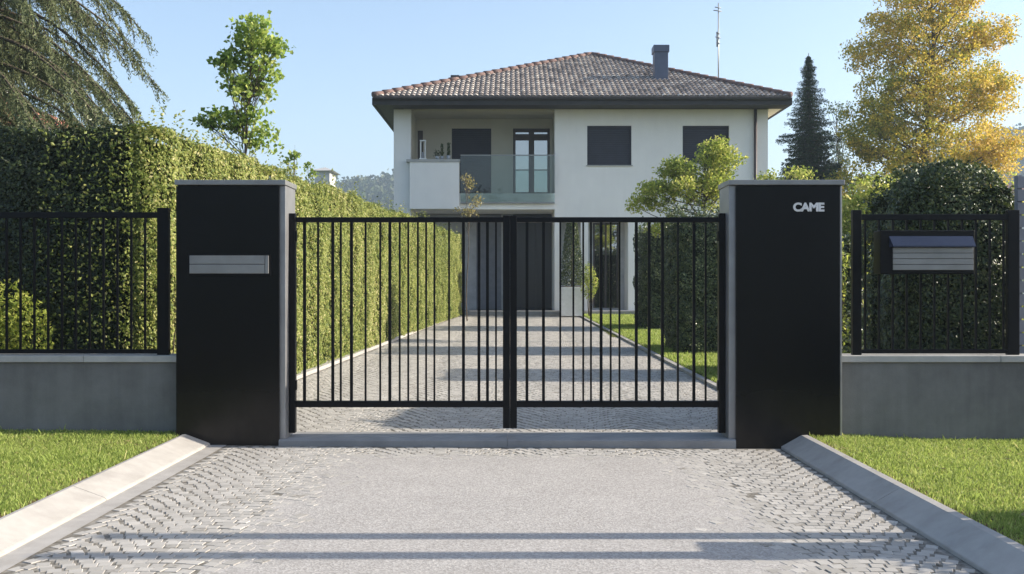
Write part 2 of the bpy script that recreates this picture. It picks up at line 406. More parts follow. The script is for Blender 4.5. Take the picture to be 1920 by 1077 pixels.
# ================================================================== CAMERA, LIGHT, SKY
cam = bpy.data.cameras.new('camera'); co_ = bpy.data.objects.new('camera', cam); col.objects.link(co_)
co_.location = (0, 0, CAMH); co_.rotation_euler = (R(90), 0, 0)
cam.lens = 35; cam.sensor_width = 36; cam.shift_y = -(538.5-HOR)/1920
cam.clip_start = .05; cam.clip_end = 6000
sc.camera = co_
w = bpy.data.worlds.new('World'); sc.world = w; w.use_nodes = True
wn = w.node_tree; bg = wn.nodes['Background']
sky = wn.nodes.new('ShaderNodeTexSky'); sky.sky_type = 'NISHITA'; sky.sun_disc = False
sky.sun_elevation = SUN_EL; sky.sun_rotation = R(90) - SUN_AZ
sky.air_density = 1.0; sky.dust_density = 1.9; sky.ozone_density = 1.6; sky.altitude = 100
wn.links.new(sky.outputs[0], bg.inputs[0]); bg.inputs[1].default_value = .125
sl = bpy.data.lights.new('sun', 'SUN'); sl.energy = 4.9; sl.angle = R(.55); sl.color = (1, .91, .77)
so = bpy.data.objects.new('sun', sl); col.objects.link(so)
sd = Vector((math.cos(SUN_EL)*math.cos(SUN_AZ), math.cos(SUN_EL)*math.sin(SUN_AZ), math.sin(SUN_EL)))
so.rotation_euler = sd.to_track_quat('Z', 'Y').to_euler(); so.location = (20, 0, 20)
sc.view_settings.view_transform = 'Standard'; sc.view_settings.look = 'None'
sc.view_settings.gamma = 1; sc.view_settings.use_curve_mapping = False
sc.view_settings.exposure = 1.10
sc.render.engine = 'CYCLES'; sc.cycles.use_denoising = True
sc.cycles.max_bounces = 8; sc.cycles.transparent_max_bounces = 12

# ================================================================== GROUND
def gridsheet(name, xs, ys, zf, mat, kind='structure', parent=None):
    xs, ys = np.array(xs, float), np.array(ys, float)
    X, Y = np.meshgrid(xs, ys); Z = zf(X, Y)
    V = np.column_stack([X.ravel(), Y.ravel(), Z.ravel()]); nx = len(xs)
    i = np.arange(len(ys)-1)[:, None]*nx + np.arange(nx-1)[None, :]
    i = i.ravel(); Fq = np.column_stack([i, i+1, i+nx+1, i+nx])
    o = mesh_np(name, V, Fq, mat, parent, smooth=True)
    if kind: o['kind'] = kind
    return o
gx = [-3000, -1200, -400, -120, -40, -14, -8, -4, -2, 0, 2, 4, 8, 14, 40, 120, 400, 1200, 3000]
gy = [-2000, -400, -80, -20, -6, 0, 4, 8, 9.3, 12, 16, 20, 24, 28, 32, 36, 60, 120, 400, 1200, 3000]
gridsheet('ground', gx, gy, lambda x, y: gz(x, y)-.05, M['turf'])
gridsheet('street', np.linspace(-60, 60, 13), [-9, -4, 0, 2.0], lambda x, y: gz(x, y)-.03, M['asphalt'])

def strip(name, poly, zoff, mat, kind='structure', n=24):
    """ground-hugging quad poly: near-left, near-right, far-right, far-left"""
    a, b, c, d = [np.array(p, float) for p in poly]
    u = np.linspace(0, 1, 14); v = np.linspace(0, 1, n)
    U, Vv = np.meshgrid(u, v)
    P = (a[None, None]*(1-U[..., None])+b*U[..., None])*(1-Vv[..., None]) + (d*(1-U[..., None])+c*U[..., None])*Vv[..., None]
    X, Y = P[..., 0].ravel(), P[..., 1].ravel(); V = np.column_stack([X, Y, gz(X, Y)+zoff]); nx = 14
    i = (np.arange(n-1)[:, None]*nx + np.arange(nx-1)[None, :]).ravel()
    o = mesh_np(name, V, np.column_stack([i, i+1, i+nx+1, i+nx]), mat, smooth=True)
    if kind: o['kind'] = kind
    return o
KLx, KRx = -2.77, 2.49
strip('forecourt_bed', [(KLx, 2), (KRx, 2), (KRx, 9.2), (KLx, 9.2)], -.0030, M['sand'])
strip('forecourt_paving', [(-1.62, 2), (1.62, 2), (1.62, 8.72), (-1.62, 8.72)], -.0012, M['aggregate'])
dl = lambda y: -3.11+.0711*(y-14.5)
dr = lambda y: 2.79-.0284*(y-13.7)
strip('driveway_bed', [(dl(9.5), 9.5), (dr(9.5), 9.5), (dr(33.2), 33.2), (dl(33.2), 33.2)], -.0030, M['sand'])

def cobbles(name, x0f, x1f, y0, y1, keep=None, s=.105, seed=1):
    r = np.random.default_rng(seed); cx, cy = [], []
    rows = np.arange(y0-.4, y1, s)
    for j, yr in enumerate(rows):
        xs = np.arange(x0f(yr)-.2, x1f(yr)+.2, s) + (j % 2)*s*.5 + r.normal(0, .006)
        per = 1.25; ph = ((xs/per) % 1)*2-1
        ys = yr + .30*(1-ph**2) + r.normal(0, .005, len(xs))
        cx.append(xs + r.normal(0, .005, len(xs))); cy.append(ys)
    cx, cy = np.concatenate(cx), np.concatenate(cy)
    k = (cy > y0+.05) & (cy < y1-.05) & (cx > x0f(cy)+.05) & (cx < x1f(cy)-.05)
    if keep is not None: k &= keep(cx, cy, r)
    cx, cy = cx[k], cy[k]; n = len(cx)
    slope = -.30*2*((((cx/1.25) % 1)*2-1))*2/1.25
    ang = np.arctan(slope*.55) + r.normal(0, .06, n)
    hx = s*.5*r.uniform(.90, 1.0, n)*np.cos(np.arctan(slope*.4)); hy = s*.5*r.uniform(.88, .985, n)
    top = r.normal(0, .0007, n); tx, ty = r.normal(0, .008, n), r.normal(0, .008, n)
    V = []
    for (inset, zo) in ((0.0, -.0038), (.0024, 0.0)):
        for sx, sy in ((-1, -1), (1, -1), (1, 1), (-1, 1)):
            ux, uy = sx*(hx-inset)*(1+r.normal(0, .04, n)), sy*(hy-inset)*(1+r.normal(0, .04, n))
            X = cx + ux*np.cos(ang)-uy*np.sin(ang); Y = cy + ux*np.sin(ang)+uy*np.cos(ang)
            Z = gz(X, Y) + (zo if zo < 0 else top + tx*ux + ty*uy)
            V.append(np.column_stack([X, Y, Z]))
    V = np.stack(V, 1).reshape(-1, 3)
    base = (np.arange(n)*8)[:, None, None]
    f = np.array([(4, 5, 6, 7), (0, 1, 5, 4), (1, 2, 6, 5), (2, 3, 7, 6), (3, 0, 4, 7)])[None]
    Fq = (base+f).reshape(-1, 4); v = np.clip(r.beta(2.4, 2.4, n), 0, 1)
    o = mesh_np(name, V, Fq, M['cobble'], None, np.repeat(v, 5)); o['kind'] = 'structure'
    return o
def keep_out(x, y, r):
    e = 1.44 + .05*np.sin(y*3)+.04*np.sin(y*9+x) + r.normal(0, .13, len(x))
    return ~((np.abs(x) < e) & (y < 8.60+r.normal(0, .07, len(x))))
cobbles('forecourt_cobbles', lambda y: KLx+.14+0*y, lambda y: KRx-.02+0*y, 2.4, 9.12, keep_out, .076, 3)
cobbles('driveway_cobbles', lambda y: dl(y), lambda y: dr(y), 9.55, 33.2, None, .085, 4)

# kerbs of the forecourt, battered concrete blocks
def kerb(name, prof, y0, y1, label, step=2.4):
    m = MB(); y = y0
    while y < y1-.05:
        e = min(y+step, y1); m.extrude_y(prof, y+.003, e-.003); y = e
    o = m.build(name, M['kerb'], None, .006); recentre(o, (prof[0][0], (y0+y1)/2, 0))
    return tag(o, label, 'kerb')
KSTEP = 2.4
kerb('kerb', [(-2.77, -.10), (-2.77, .030), (-2.785, .040), (-2.995, .118), (-3.03, .115), (-3.06, -.10)], 2.0, 9.145, 'wide pale sunlit sloping concrete kerb beside the left lawn')
kerb('kerb', [(2.47, -.12), (2.47, .006), (2.488, .014), (2.655, .108), (2.715, .112), (2.73, -.12)], 2.0, 9.145, 'wide sloping concrete kerb in shade beside the right lawn')
strip('gutter', [(KLx, 2), (KLx+.15, 2), (KLx+.15, 9.14), (KLx, 9.14)], .002, M['gutter'])

# ---- outer lawns
def lawnL(x, y): return .098 + .012*np.clip((-3.0-x)/2, 0, 1) + .012*np.sin(x*1.3+y*.9)*.4
def lawnR(x, y): return .085 - .055*np.clip((x-2.7)/1.1, 0, 1)*np.clip((y-6.0)/3, 0, 1) + .006*np.sin(x*1.7+y)
gridsheet('lawn', np.linspace(-16, -3.03, 40), np.linspace(2, 9.35, 30), lawnL, M['soil'])
gridsheet('lawn', np.linspace(2.715, 16, 40), np.linspace(2, 9.35, 30), lawnR, M['soil'])
def blades(name, x0f, x1f, y0, y1, zf, dens, h, edge=None, wd=.0045, seed=1, lab=None):
    r = np.random.default_rng(seed)
    xm0, xm1 = x0f(y0), x1f(y0)
    xa, xb = min(x0f(y0), x0f(y1)), max(x1f(y0), x1f(y1))
    n = int((xb-xa)*(y1-y0)*dens); x = r.uniform(xa, xb, n); y = r.uniform(y0, y1, n)
    k = (x > x0f(y)) & (x < x1f(y))
    P0 = np.column_stack([x, y, 0*x]); patch = wob(P0, 2.5, 21)
    k &= r.random(n) < (.85+.3*patch)
    if edge is not None: k &= r.random(n) < edge(x, y)
    x, y, patch = x[k], y[k], patch[k]; n = len(x); z = zf(x, y)-.004
    hh = h*r.uniform(.5, 1.25, n)*(1+.22*patch); tall = r.random(n) < .006; hh[tall] *= 1.9
    a = r.uniform(0, 2*math.pi, n); dx, dy = np.cos(a)*wd, np.sin(a)*wd
    b = r.uniform(0, 2*math.pi, n); lean = hh*r.uniform(.15, .75, n)
    V = np.stack([np.column_stack([x-dx, y-dy, z]), np.column_stack([x+dx, y+dy, z]),
                  np.column_stack([x+np.cos(b)*lean*.4+dx*.6, y+np.sin(b)*lean*.4+dy*.6, z+hh*.62]),
                  np.column_stack([x+np.cos(b)*lean, y+np.sin(b)*lean, z+hh])], 1).reshape(-1, 3)
    o = mesh_np(name, V, np.arange(4*n).reshape(n, 4), M['grass'], None, np.clip(r.beta(2, 2.4, n), 0, 1))
    return tag(o, lab, 'grass', None, 'stuff')
blades('grass', lambda y: -.514*y*1.0-1.0, lambda y: -3.03+0*y, 5.0, 9.33, lawnL, 10500, .036,
       lambda x, y: np.clip((-3.03-x)/.16+.25, 0, 1), seed=5, lab='short sunlit grass of the lawn left of the entrance')
blades('grass', lambda y: 2.72+0*y, lambda y: .514*y+1.0, 4.6, 9.33, lawnR, 10500, .034,
       lambda x, y: np.clip((x-2.72)/.2+.2, 0, 1), seed=6, lab='short grass of the lawn right of the entrance')

# ---- inner lawn and edging
def lawnI(x, y): return gz(x, y)+.035
gridsheet('garden_lawn', [2.2, 2.6, 3.2, 4, 6, 9, 14, 24], np.linspace(9.7, 34, 30), lambda x, y: gz(x, y)+.03-.05*(x < dr(y)+.08), M['lawnbase'])
blades('grass', lambda y: dr(y)+.10, lambda y: 5.2+0*y, 9.8, 33.5, lawnI, 1500, .055, None, .011, 8, 'bright grass beside the driveway behind the gate')
blades('grass', lambda y: dl(y)-.35, lambda y: dl(y)-.08, 9.8, 33.5, lambda x, y: gz(x, y)-.02, 2500, .10, None, .011, 9, 'grass strip at the foot of the long side hedge')
def edging(name, f, w_, h_, y0, y1, label, side):
    m = MB(); y = y0
    while y < y1:
        e = min(y+.8, y1)-.006
        pts = []
        for yy in (y, e):
            x0 = f(yy); x1 = x0+side*w_
            for x in (x0, x1):
                for zz in (-.1, h_): pts.append((x, yy, float(gz(x, yy))+zz))
        m.add(pts, [(0, 1, 3, 2), (4, 6, 7, 5), (0, 4, 5, 1), (2, 3, 7, 6), (1, 5, 7, 3), (0, 2, 6, 4)]); y += .8
    o = m.build(name, M['kerb'], None, .004); recentre(o, (f((y0+y1)/2), (y0+y1)/2, 0.1))
    return tag(o, label, 'edging')
edging('edging', dl, .16, .05, 9.7, 33.2, 'pale stone edging between side hedge and driveway', -1)
edging('edging', dr, .09, .035, 9.7, 33.2, 'low stone edging between driveway and garden lawn', 1)

# ================================================================== GATE SILL, PILLARS, GATE
m = MB()
for k in range(2):
    x0 = -2.14 + k*2.1; x1 = min(x0+2.097, 2.055)
    m.extrude_x([(9.13, -.1), (9.13, .056), (9.15, .066), (9.335, .066), (9.345, .056), (9.375, .056), (9.385, .066), (9.62, .066), (9.64, -.1)], x0, x1)
o = m.build('gate_sill', M['sill'], None); recentre(o, (0, 9.3, 0)); tag(o, 'low grey concrete sill with a groove under the gate', 'sill')

def pillar(xp0, xp1, xc0, xc1, label):
    cx = (xc0+xc1)/2
    r = empty('gate_pillar', (cx, 9.3, 0), label, 'gate pillar', 'gate pillars')
    MB().box(xc0, xc1, 9.185, 9.60, -.15, 2.405).build('core', M['alusheet'], r, .004)
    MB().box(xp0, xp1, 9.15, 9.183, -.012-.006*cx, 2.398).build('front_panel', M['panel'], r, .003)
    MB().box(xc0-.012, xc1+.012, 9.135, 9.615, 2.4055, 2.452).build('cap', M['alu'], r, .004)
    return r
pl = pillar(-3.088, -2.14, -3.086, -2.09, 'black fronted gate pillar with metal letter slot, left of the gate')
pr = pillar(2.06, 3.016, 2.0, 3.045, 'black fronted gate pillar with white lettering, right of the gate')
# slot
s = MB().box(-2.975, -2.215, 9.140, 9.149, 1.572, 1.772).build('letter_slot', M['black'], pl, .002)
q = MB().box(-2.958, -2.268, 9.128, 9.1395, 1.6795, 1.757).box(-2.958, -2.268, 9.128, 9.1395, 1.592, 1.675).build('slot_flap', M['alu'], s, .003)
MB().box(-2.263, -2.232, 9.124, 9.1395, 1.592, 1.757).build('end_strip', M['alu'], s, .003)
# lettering
cu = bpy.data.curves.new('logo_text', 'FONT'); cu.body = 'CAME'; cu.size = 1; cu.extrude = .02; cu.offset = .045; cu.space_character = .93
to = bpy.data.objects.new('logo_tmp', cu); col.objects.link(to); bpy.context.view_layer.update()
me = bpy.data.meshes.new_from_object(to.evaluated_get(bpy.context.evaluated_depsgraph_get())); bpy.data.objects.remove(to)
va = np.empty(len(me.vertices)*3); me.vertices.foreach_get('co', va); va = va.reshape(-1, 3)
x0, x1, z0, z1 = PX(1487.5, 9.14), PX(1546, 9.14), PZ(397, 9.14), PZ(380, 9.14)
nx_ = (va[:, 0]-va[:, 0].min())/np.ptp(va[:, 0]); nz_ = (va[:, 1]-va[:, 1].min())/np.ptp(va[:, 1]); ny_ = va[:, 2]/.02
V = np.column_stack([x0+(x1-x0)*nx_, 9.1455-.003*ny_, z0+(z1-z0)*nz_]); me.vertices.foreach_set('co', V.ravel()); me.update()
link('lettering', me, M['white'], pr)

# fixed gate posts belong to the gate leaves (hinge stiles)
GY0, GY1 = 9.325, 9.385
barsL = [(571, 1), (596.5, 0), (624, 1), (639, 0), (659, 1), (685.5, 0), (713, 0), (731, 1), (749.5, 0), (765.5, 0), (783.5, 0), (799, 0), (814.5, 0), (842, 0), (869, 1), (898, 1), (914, 1), (930, 0)]
barsR = [(988, 1), (1019, 1), (1050.5, 0), (1075, 0), (1093.5, 0), (1108, 0), (1127, 1), (1145, 0), (1161.5, 0), (1193, 1), (1217, 1), (1242, 1), (1271, 0), (1301, 1), (1323, 0)]
def leafgate(xa, xb, xi0, xi1, xo0, xo1, bars, label):
    r = empty('gate_leaf', ((xa+xb)/2, 9.355, .1), label, 'gate', 'gate leaves')
    MB().box(xa, xb, GY0, GY1, 2.075, 2.122).build('top_rail', M['black'], r, .004)
    MB().box(xa, xb, GY0, GY1, .340, .398).build('bottom_rail', M['black'], r, .004)
    MB().box(xi0, xi1, GY0-.008, GY1+.008, .145, 2.138).build('meeting_stile', M['black'], r, .004)
    MB().box(xo0, xo1, GY0-.008, GY1+.008, .100, 2.158).build('hinge_stile', M['black'], r, .004)
    for px, wide in bars:
        x = PX(px, 9.355); h = .0135 if wide else .0085
        MB().box(x-h, x+h, 9.345, 9.366, .398, 2.075).build('bar', M['black'], r)
    for z in (.5, 1.9):
        xs = xo1-.001 if xo0 < 0 else xo0-.012
        MB().box(xs+.001, xs+.011, 9.335, 9.375, z, z+.09).build('hinge', M['black'], r)
    return r
leafgate(-2.031, -.085, -.085, -.0195, -2.0885, -2.031, barsL, 'left leaf of the black barred driveway gate')
leafgate(.046, 1.937, -.0185, .046, 1.937, 1.9985, barsR, 'right leaf of the black barred driveway gate')

# ================================================================== WALLS, FENCES, MAILBOX
def lowwall(x0, x1, label):
    r = empty('boundary_wall', ((x0+x1)/2, 9.45, 0), label, 'wall')
    MB().box(x0, x1, 9.31, 9.56, -.2, .765).build('wall_body', M['concrete'], r)
    m = MB(); x = x0
    while x < x1-.02:
        e = min(x+1.5, x1); m.box(x+.002, e-.002, 9.285, 9.585, .7655, .826); x = e
    m.build('coping', M['cap'], r, .004)
    return r
lowwall(-13, -3.10, 'low grey concrete wall with pale coping left of the gate')
lowwall(3.06, 13, 'low grey concrete wall with pale coping right of the gate')

def fence(x0, x1, posts, label, top, sp=.131):
    r = empty('fence', ((x0+x1)/2, 9.42, .83), label, 'fence')
    MB().box(x0, x1, 9.40, 9.44, top-.055, top).build('top_rail', M['black'], r, .003)
    MB().box(x0, x1, 9.40, 9.44, .838, .878).build('bottom_rail', M['black'], r, .003)
    for a, b in posts: MB().box(a, b, 9.392, 9.448, .8265, top+.04).build('post', M['black'], r, .004)
    x = x1-.10 if x0 < 0 else x0+.12
    n = 0
    while x0+.05 < x < x1-.05 and n < 60:
        if not any(a-.02 < x < b+.02 for a, b in posts):
            MB().box(x-.009, x+.009, 9.411, 9.429, .878, top-.055).build('bar', M['black'], r)
        x += -sp if x0 < 0 else sp; n += 1
    return r
fence(-7.4, -3.24, [(-3.35, -3.24), (-5.45, -5.36)], 'black barred metal fence on the wall left of the gate', 2.175)
fence(3.22, 4.79, [(3.215, 3.30), (4.68, 4.79)], 'black barred metal fence on the wall right of the gate', 2.155)

r = empty('mailbox', (3.93, 9.3, 1.6), 'black framed mailbox with aluminium slats and navy lid on the right fence', 'mailbox')
a, b = PX(1652, 9.2), PX(1829, 9.2); zt, zb = PZ(432, 9.2), PZ(514, 9.2)
MB().box(a, b, 9.215, 9.398, zb, zt).build('housing', M['black'], r, .006)
xa, xb = PX(1675, 9.19), PX(1826, 9.19)
m = MB(); z0 = PZ(507, 9.19); z1 = PZ(464, 9.19); n = 4
for k in range(n):
    za = z0+(z1-z0)*k/n; m.box(xa, xb, 9.196, 9.214, za+.002, z0+(z1-z0)*(k+1)/n-.002)
m.build('slats', M['alu'], r, .002)
m = MB(); m.add([(xa-.015, 9.150, PZ(461, 9.15)), (xb, 9.150, PZ(461, 9.15)), (xb, 9.214, PZ(443, 9.21)), (xa-.03, 9.214, PZ(443, 9.21)),
                 (xa-.015, 9.150, PZ(461, 9.15)-.012), (xb, 9.150, PZ(461, 9.15)-.012), (xb, 9.214, PZ(461, 9.15)-.012), (xa-.03, 9.214, PZ(461, 9.15)-.012)],
                [(0, 1, 2, 3), (7, 6, 5, 4), (0, 4, 5, 1), (1, 5, 6, 2), (2, 6, 7, 3), (3, 7, 4, 0)])
m.build('lid', M['navygloss'], r)

# grey slatted screen of the neighbour
r = empty('slatted_screen', (6.3, 9.9, 0), 'grey slatted privacy screen at the right edge of the plot', 'screen')
m = MB()
for k in range(16): m.box(PX(1909, 9.9), 8.4, 9.90, 9.925, .5+k*.13, .5+k*.13+.115)
m.build('slats', M['slatgrey'], r)
for x in (PX(1909, 9.9), 6.6, 8.3): MB().box(x, x+.05, 9.926, 9.976, 0, 2.58).build('post', M['slatgrey'], r)

# ================================================================== HEDGES
zg = lambda x, y: gz(x, y)
hx = lambda y: dl(y)-.18+.33*max(0, y-12)/21
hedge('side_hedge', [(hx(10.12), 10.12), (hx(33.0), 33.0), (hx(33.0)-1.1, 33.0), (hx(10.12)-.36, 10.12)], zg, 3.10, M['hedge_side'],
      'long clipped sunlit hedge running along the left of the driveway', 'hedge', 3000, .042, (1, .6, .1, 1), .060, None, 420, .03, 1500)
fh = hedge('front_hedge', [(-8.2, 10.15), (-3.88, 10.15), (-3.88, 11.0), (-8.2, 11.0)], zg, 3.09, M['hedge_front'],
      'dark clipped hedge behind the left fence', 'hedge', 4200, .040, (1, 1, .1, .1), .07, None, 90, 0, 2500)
n = 1900; u = rng.random(n)**1.8; P = np.column_stack([-3.86-u*.95, 10.10-np.abs(rng.normal(0, .035, n))+.03*rng.random(n), .15+2.92*rng.random(n)])  # lighter leaves that paint grazing sunlight onto the end of the front hedge
P = P[rng.random(n) < .35+.65*(wob(P, 1.5, 51) > -.2)]
leaves('painted_sun_leaves', P, .042, M['hedge_side'], fh, np.clip(rng.beta(2, 2.6, len(P)), 0, 1), nrm=np.tile([0, -1., .1], (len(P), 1)), mix=.5, aspect=.62)
GB = 'clipped dark hedge blocks right of the driveway'
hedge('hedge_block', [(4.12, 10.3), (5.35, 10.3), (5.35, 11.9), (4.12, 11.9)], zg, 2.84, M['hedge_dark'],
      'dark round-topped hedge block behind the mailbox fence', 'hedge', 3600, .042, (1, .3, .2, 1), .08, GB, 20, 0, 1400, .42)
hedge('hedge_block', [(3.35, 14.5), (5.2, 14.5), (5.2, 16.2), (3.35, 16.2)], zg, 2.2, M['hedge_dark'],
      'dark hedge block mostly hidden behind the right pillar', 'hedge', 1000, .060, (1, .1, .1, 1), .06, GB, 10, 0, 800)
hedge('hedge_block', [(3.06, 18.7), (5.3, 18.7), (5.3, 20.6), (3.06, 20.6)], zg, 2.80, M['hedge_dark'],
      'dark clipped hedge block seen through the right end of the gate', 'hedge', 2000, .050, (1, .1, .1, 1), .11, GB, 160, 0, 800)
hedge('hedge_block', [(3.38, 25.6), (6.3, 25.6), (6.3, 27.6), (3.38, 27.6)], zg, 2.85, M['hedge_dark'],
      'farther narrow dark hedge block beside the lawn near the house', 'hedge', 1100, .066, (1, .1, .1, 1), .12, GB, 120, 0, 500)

def bush(name, c, rad, n, lsize, mat, label, cat='bush', group=None, vb=0.0):
    root = empty(name, (c[0], c[1], float(gz(c[0], c[1]))), label, cat, group)
    d = unit(rng.normal(size=(n, 3))); C = np.array(c)
    P = C + d*np.array(rad)*(rng.random(n)**.35)[:, None]; P += d*wob(P, 5, 4)[:, None]*.10*max(rad)
    P = P[P[:, 2] > gz(P[:, 0], P[:, 1])+.02]
    leaves('foliage', P, lsize, mat, root, np.clip(rng.beta(2, 2, len(P))+vb, 0, 1), nrm=unit(P-C), mix=.3)
    m = MB(); b = (c[0], c[1], float(gz(c[0], c[1]))-.03)
    for k in range(9):
        e = C + unit(rng.normal(size=(1, 3)))[0]*np.array(rad)*.75; e[2] = max(e[2], c[2])
        limb(m, b, e, .014, .004)
    m.build('stems', M['bark'], root)
    return root
bush('bush', (-5.05, 9.86, 1.02), (.52, .20, .48), 2600, .05, M['lime'], 'light green sunlit bush behind the left end of the fence', vb=-.1)
bush('bush', (-3.24, 9.84, 1.35), (.10, .12, .62), 600, .04, M['dry'], 'dry brownish shrub in the gap beside the left pillar')
bush('bush', (3.2, 9.92, 1.4), (.16, .14, .75), 1300, .04, M['lime'], 'narrow yellowish shrub in the gap beside the right pillar', vb=-.1)
bush('bush', (5.85, 11.9, 1.4), (.75, .75, 1.45), 7500, .05, M['lime'], 'yellow green shrub behind the right end of the fence')

# ================================================================== TREES
mg = lambda px, py, y: (PX(px, y), y, PZ(py, y))
def lobe(px, py, y, rpx, rpy, ry, w_=1):
    s_ = y/F; return (PX(px, y), y, PZ(py, y), rpx*s_, ry, rpy*s_, w_)
# young bright tree behind the hedge
Y = 16.5
crown_tree('young_tree', (PX(478, Y), Y, float(gz(-4, Y))), (PX(470, Y), Y, PZ(40, Y)),
    [lobe(478, 65, Y, 38, 38, .35, 2), lobe(470, 120, Y, 58, 60, .45, 5), lobe(465, 170, Y, 42, 28, .35, 2), lobe(517, 95, Y, 22, 14, .2, .7), lobe(425, 115, Y, 18, 40, .25, .8),
     lobe(420, 226, Y, 48, 16, .3, 2.6), lobe(485, 240, Y, 34, 40, .3, 1.5), lobe(490, 275, Y, 30, 18, .3, .6)], 210, 20, .082, .20, M['maple'],
    'slim young tree with bright green leaves rising above the left hedge', tr=.035, aspect=.85, trunkmat=M['bark'])
Y = 20
crown_tree('sapling', (PX(553, Y), Y, float(gz(-4, Y))), (PX(553, Y), Y, PZ(272, Y)), [lobe(553, 296, Y, 9, 24, .1, 2), lobe(538, 302, Y, 5, 8, .1, .5)], 14, 8, .085, .10, M['maple'],
    'thin sapling tip just above the hedge left of the house', tr=.015, aspect=.8)
Y = 24
crown_tree('sapling', (PX(585, Y), Y, float(gz(-4, Y))), (PX(583, Y), Y, PZ(300, Y)), [lobe(583, 318, Y, 9, 18, .1, 1)], 8, 8, .085, .10, M['maple'],
    'short sapling tip above the hedge, nearer the house', tr=.015, aspect=.8)
# yellow tree
Y = 40
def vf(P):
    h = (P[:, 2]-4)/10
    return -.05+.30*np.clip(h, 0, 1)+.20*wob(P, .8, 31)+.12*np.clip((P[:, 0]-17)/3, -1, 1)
crown_tree('autumn_tree', (PX(1728, Y), Y, .5), (PX(1740, Y), Y, PZ(-90, Y)),
    [lobe(1745, -30, Y, 85, 90, 2.0, 3), lobe(1740, 60, Y, 118, 70, 2.4, 4), lobe(1640, 100, Y, 55, 35, 1.2, 1), lobe(1850, 70, Y, 45, 35, 1.2, .9), lobe(1740, 170, Y, 140, 60, 2.8, 4.5),
     lobe(1638, 240, Y, 62, 55, 1.8, 2.0), lobe(1850, 180, Y, 52, 70, 1.6, 1.6), lobe(1735, 270, Y, 150, 60, 2.8, 3.6), lobe(1860, 290, Y, 52, 50, 1.8, 1.5), lobe(1635, 350, Y, 80, 65, 2, 2.2), lobe(1800, 370, Y, 90, 60, 2.4, 2)],
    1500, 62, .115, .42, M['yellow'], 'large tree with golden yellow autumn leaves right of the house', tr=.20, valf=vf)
# small grey-green tree beside the spruce
Y = 55
crown_tree('pale_tree', (PX(1568, Y), Y, .5), (PX(1568, Y), Y, PZ(200, Y)), [lobe(1568, 235, Y, 22, 42, 1, 2), lobe(1572, 300, Y, 26, 50, 1.2, 2)], 60, 22, .16, .45, M['bluetree'],
    'pale grey green tree between the spruce and the yellow tree', tr=.12)
# lime shrub-tree in front of house
Y = 22
crown_tree('leafy_tree', (PX(1300, Y), Y, float(gz(4, Y))), (PX(1320, Y), Y, PZ(300, Y)),
    [lobe(1348, 295, Y, 40, 32, .5, 2.2), lobe(1290, 345, Y, 75, 42, .7, 4), lobe(1218, 368, Y, 36, 30, .5, 2.0), lobe(1262, 315, Y, 22, 20, .4, .7), lobe(1340, 360, Y, 45, 45, .6, 2), lobe(1240, 420, Y, 35, 30, .5, 1)],
    230, 60, .075, .24, M['lime'], 'light yellow green leafy tree in front of the right half of the house', tr=.06)
# twiggy plant by the balcony
Y = 30
crown_tree('thin_shrub', (PX(876, Y), Y, float(gz(-1, Y))), (PX(872, Y), Y, PZ(318, Y)),
    [lobe(878, 345, Y, 12, 24, .3, 1.2), lobe(893, 375, Y, 12, 14, .3, .8), lobe(872, 395, Y, 34, 12, .4, 2)], 34, 12, .085, .17, M['dry'], 'thin twiggy shrub with sparse leaves in front of the balcony', 'shrub', tr=.02)
Y = 26
crown_tree('shrub', (PX(1445, Y), Y, float(gz(5, Y))), (PX(1445, Y), Y, PZ(325, Y)),
    [lobe(1440, 338, Y, 26, 16, .5, 1), lobe(1500, 330, Y, 30, 20, .5, .8), lobe(1460, 370, Y, 60, 26, .6, 2)], 70, 26, .08, .22, M['lime'],
    'low pale shrub behind the top of the right pillar', 'shrub', tr=.03)
Y = 20
crown_tree('shrub', (PX(1620, Y), Y, float(gz(5, Y))), (PX(1600, Y), Y, PZ(360, Y)),
    [lobe(1605, 410, Y, 40, 60, .7, 2), lobe(1600, 500, Y, 45, 90, .7, 1.5), lobe(1650, 380, Y, 60, 50, .7, 1.5)], 170, 50, .085, .26, M['lime'],
    'yellow green shrub seen between the right pillar and the dark hedge block', 'shrub', tr=.03)

# spruce
def spruce(base, h, rmax, label):
    root = empty('spruce_tree', base, label, 'tree')
    b = np.array(base, float); m = MB()
    m.tube([b-np.array([0, 0, .1]), b+np.array([.05, 0, h*.5]), b+np.array([0, 0, h])], [.16, .09, .012], 8)
    Ps, Ax = [], []
    z = .9
    while z < h-.12:
        u = z/h; rr = rmax*(1-u)**.8*rng.uniform(.62, 1.3)+.04; nb = int(10+6*(1-u))
        for k in range(nb):
            a = 2*math.pi*(k+rng.random())/nb; L_ = rr*rng.uniform(.65, 1.2)
            d = np.array([math.cos(a), math.sin(a), 0]); ns = max(6, int(L_*22))
            t = np.linspace(.05, 1, ns)[:, None]
            line = b + np.array([0, 0, z]) + d*L_*t + np.array([0, 0, 1.])*(-.34*L_*t + .22*L_*t**2)
            m.tube([line[0], line[ns//2], line[-1]], [.02, .012, .004], 4, False)
            side = np.array([-d[1], d[0], 0])
            for rep in range(9):
                o_ = side*rng.normal(0, 1, (ns, 1))*.17*L_*(1.1-t) + np.array([0, 0, -1.])*np.abs(rng.normal(0, .07, (ns, 1))) + rng.normal(0, .02, (ns, 3))
                Ps.append(line+o_); Ax.append(np.tile(d*.6+np.array([0, 0, -.4]), (ns, 1)) + np.sign(o_@side)[:, None]*side*.4)
        z += .24*(1-.45*u)
    P = np.vstack(Ps); A = unit(np.vstack(Ax))
    leaves('crown', P, .15*np.clip(1.25-(P[:, 2]-b[2])/h, .45, 1), M['spruce'], root, rng.beta(2, 3, len(P)), axis=A, amix=.7, aspect=.32)
    m.build('trunk', M['bark'], root)
    return root
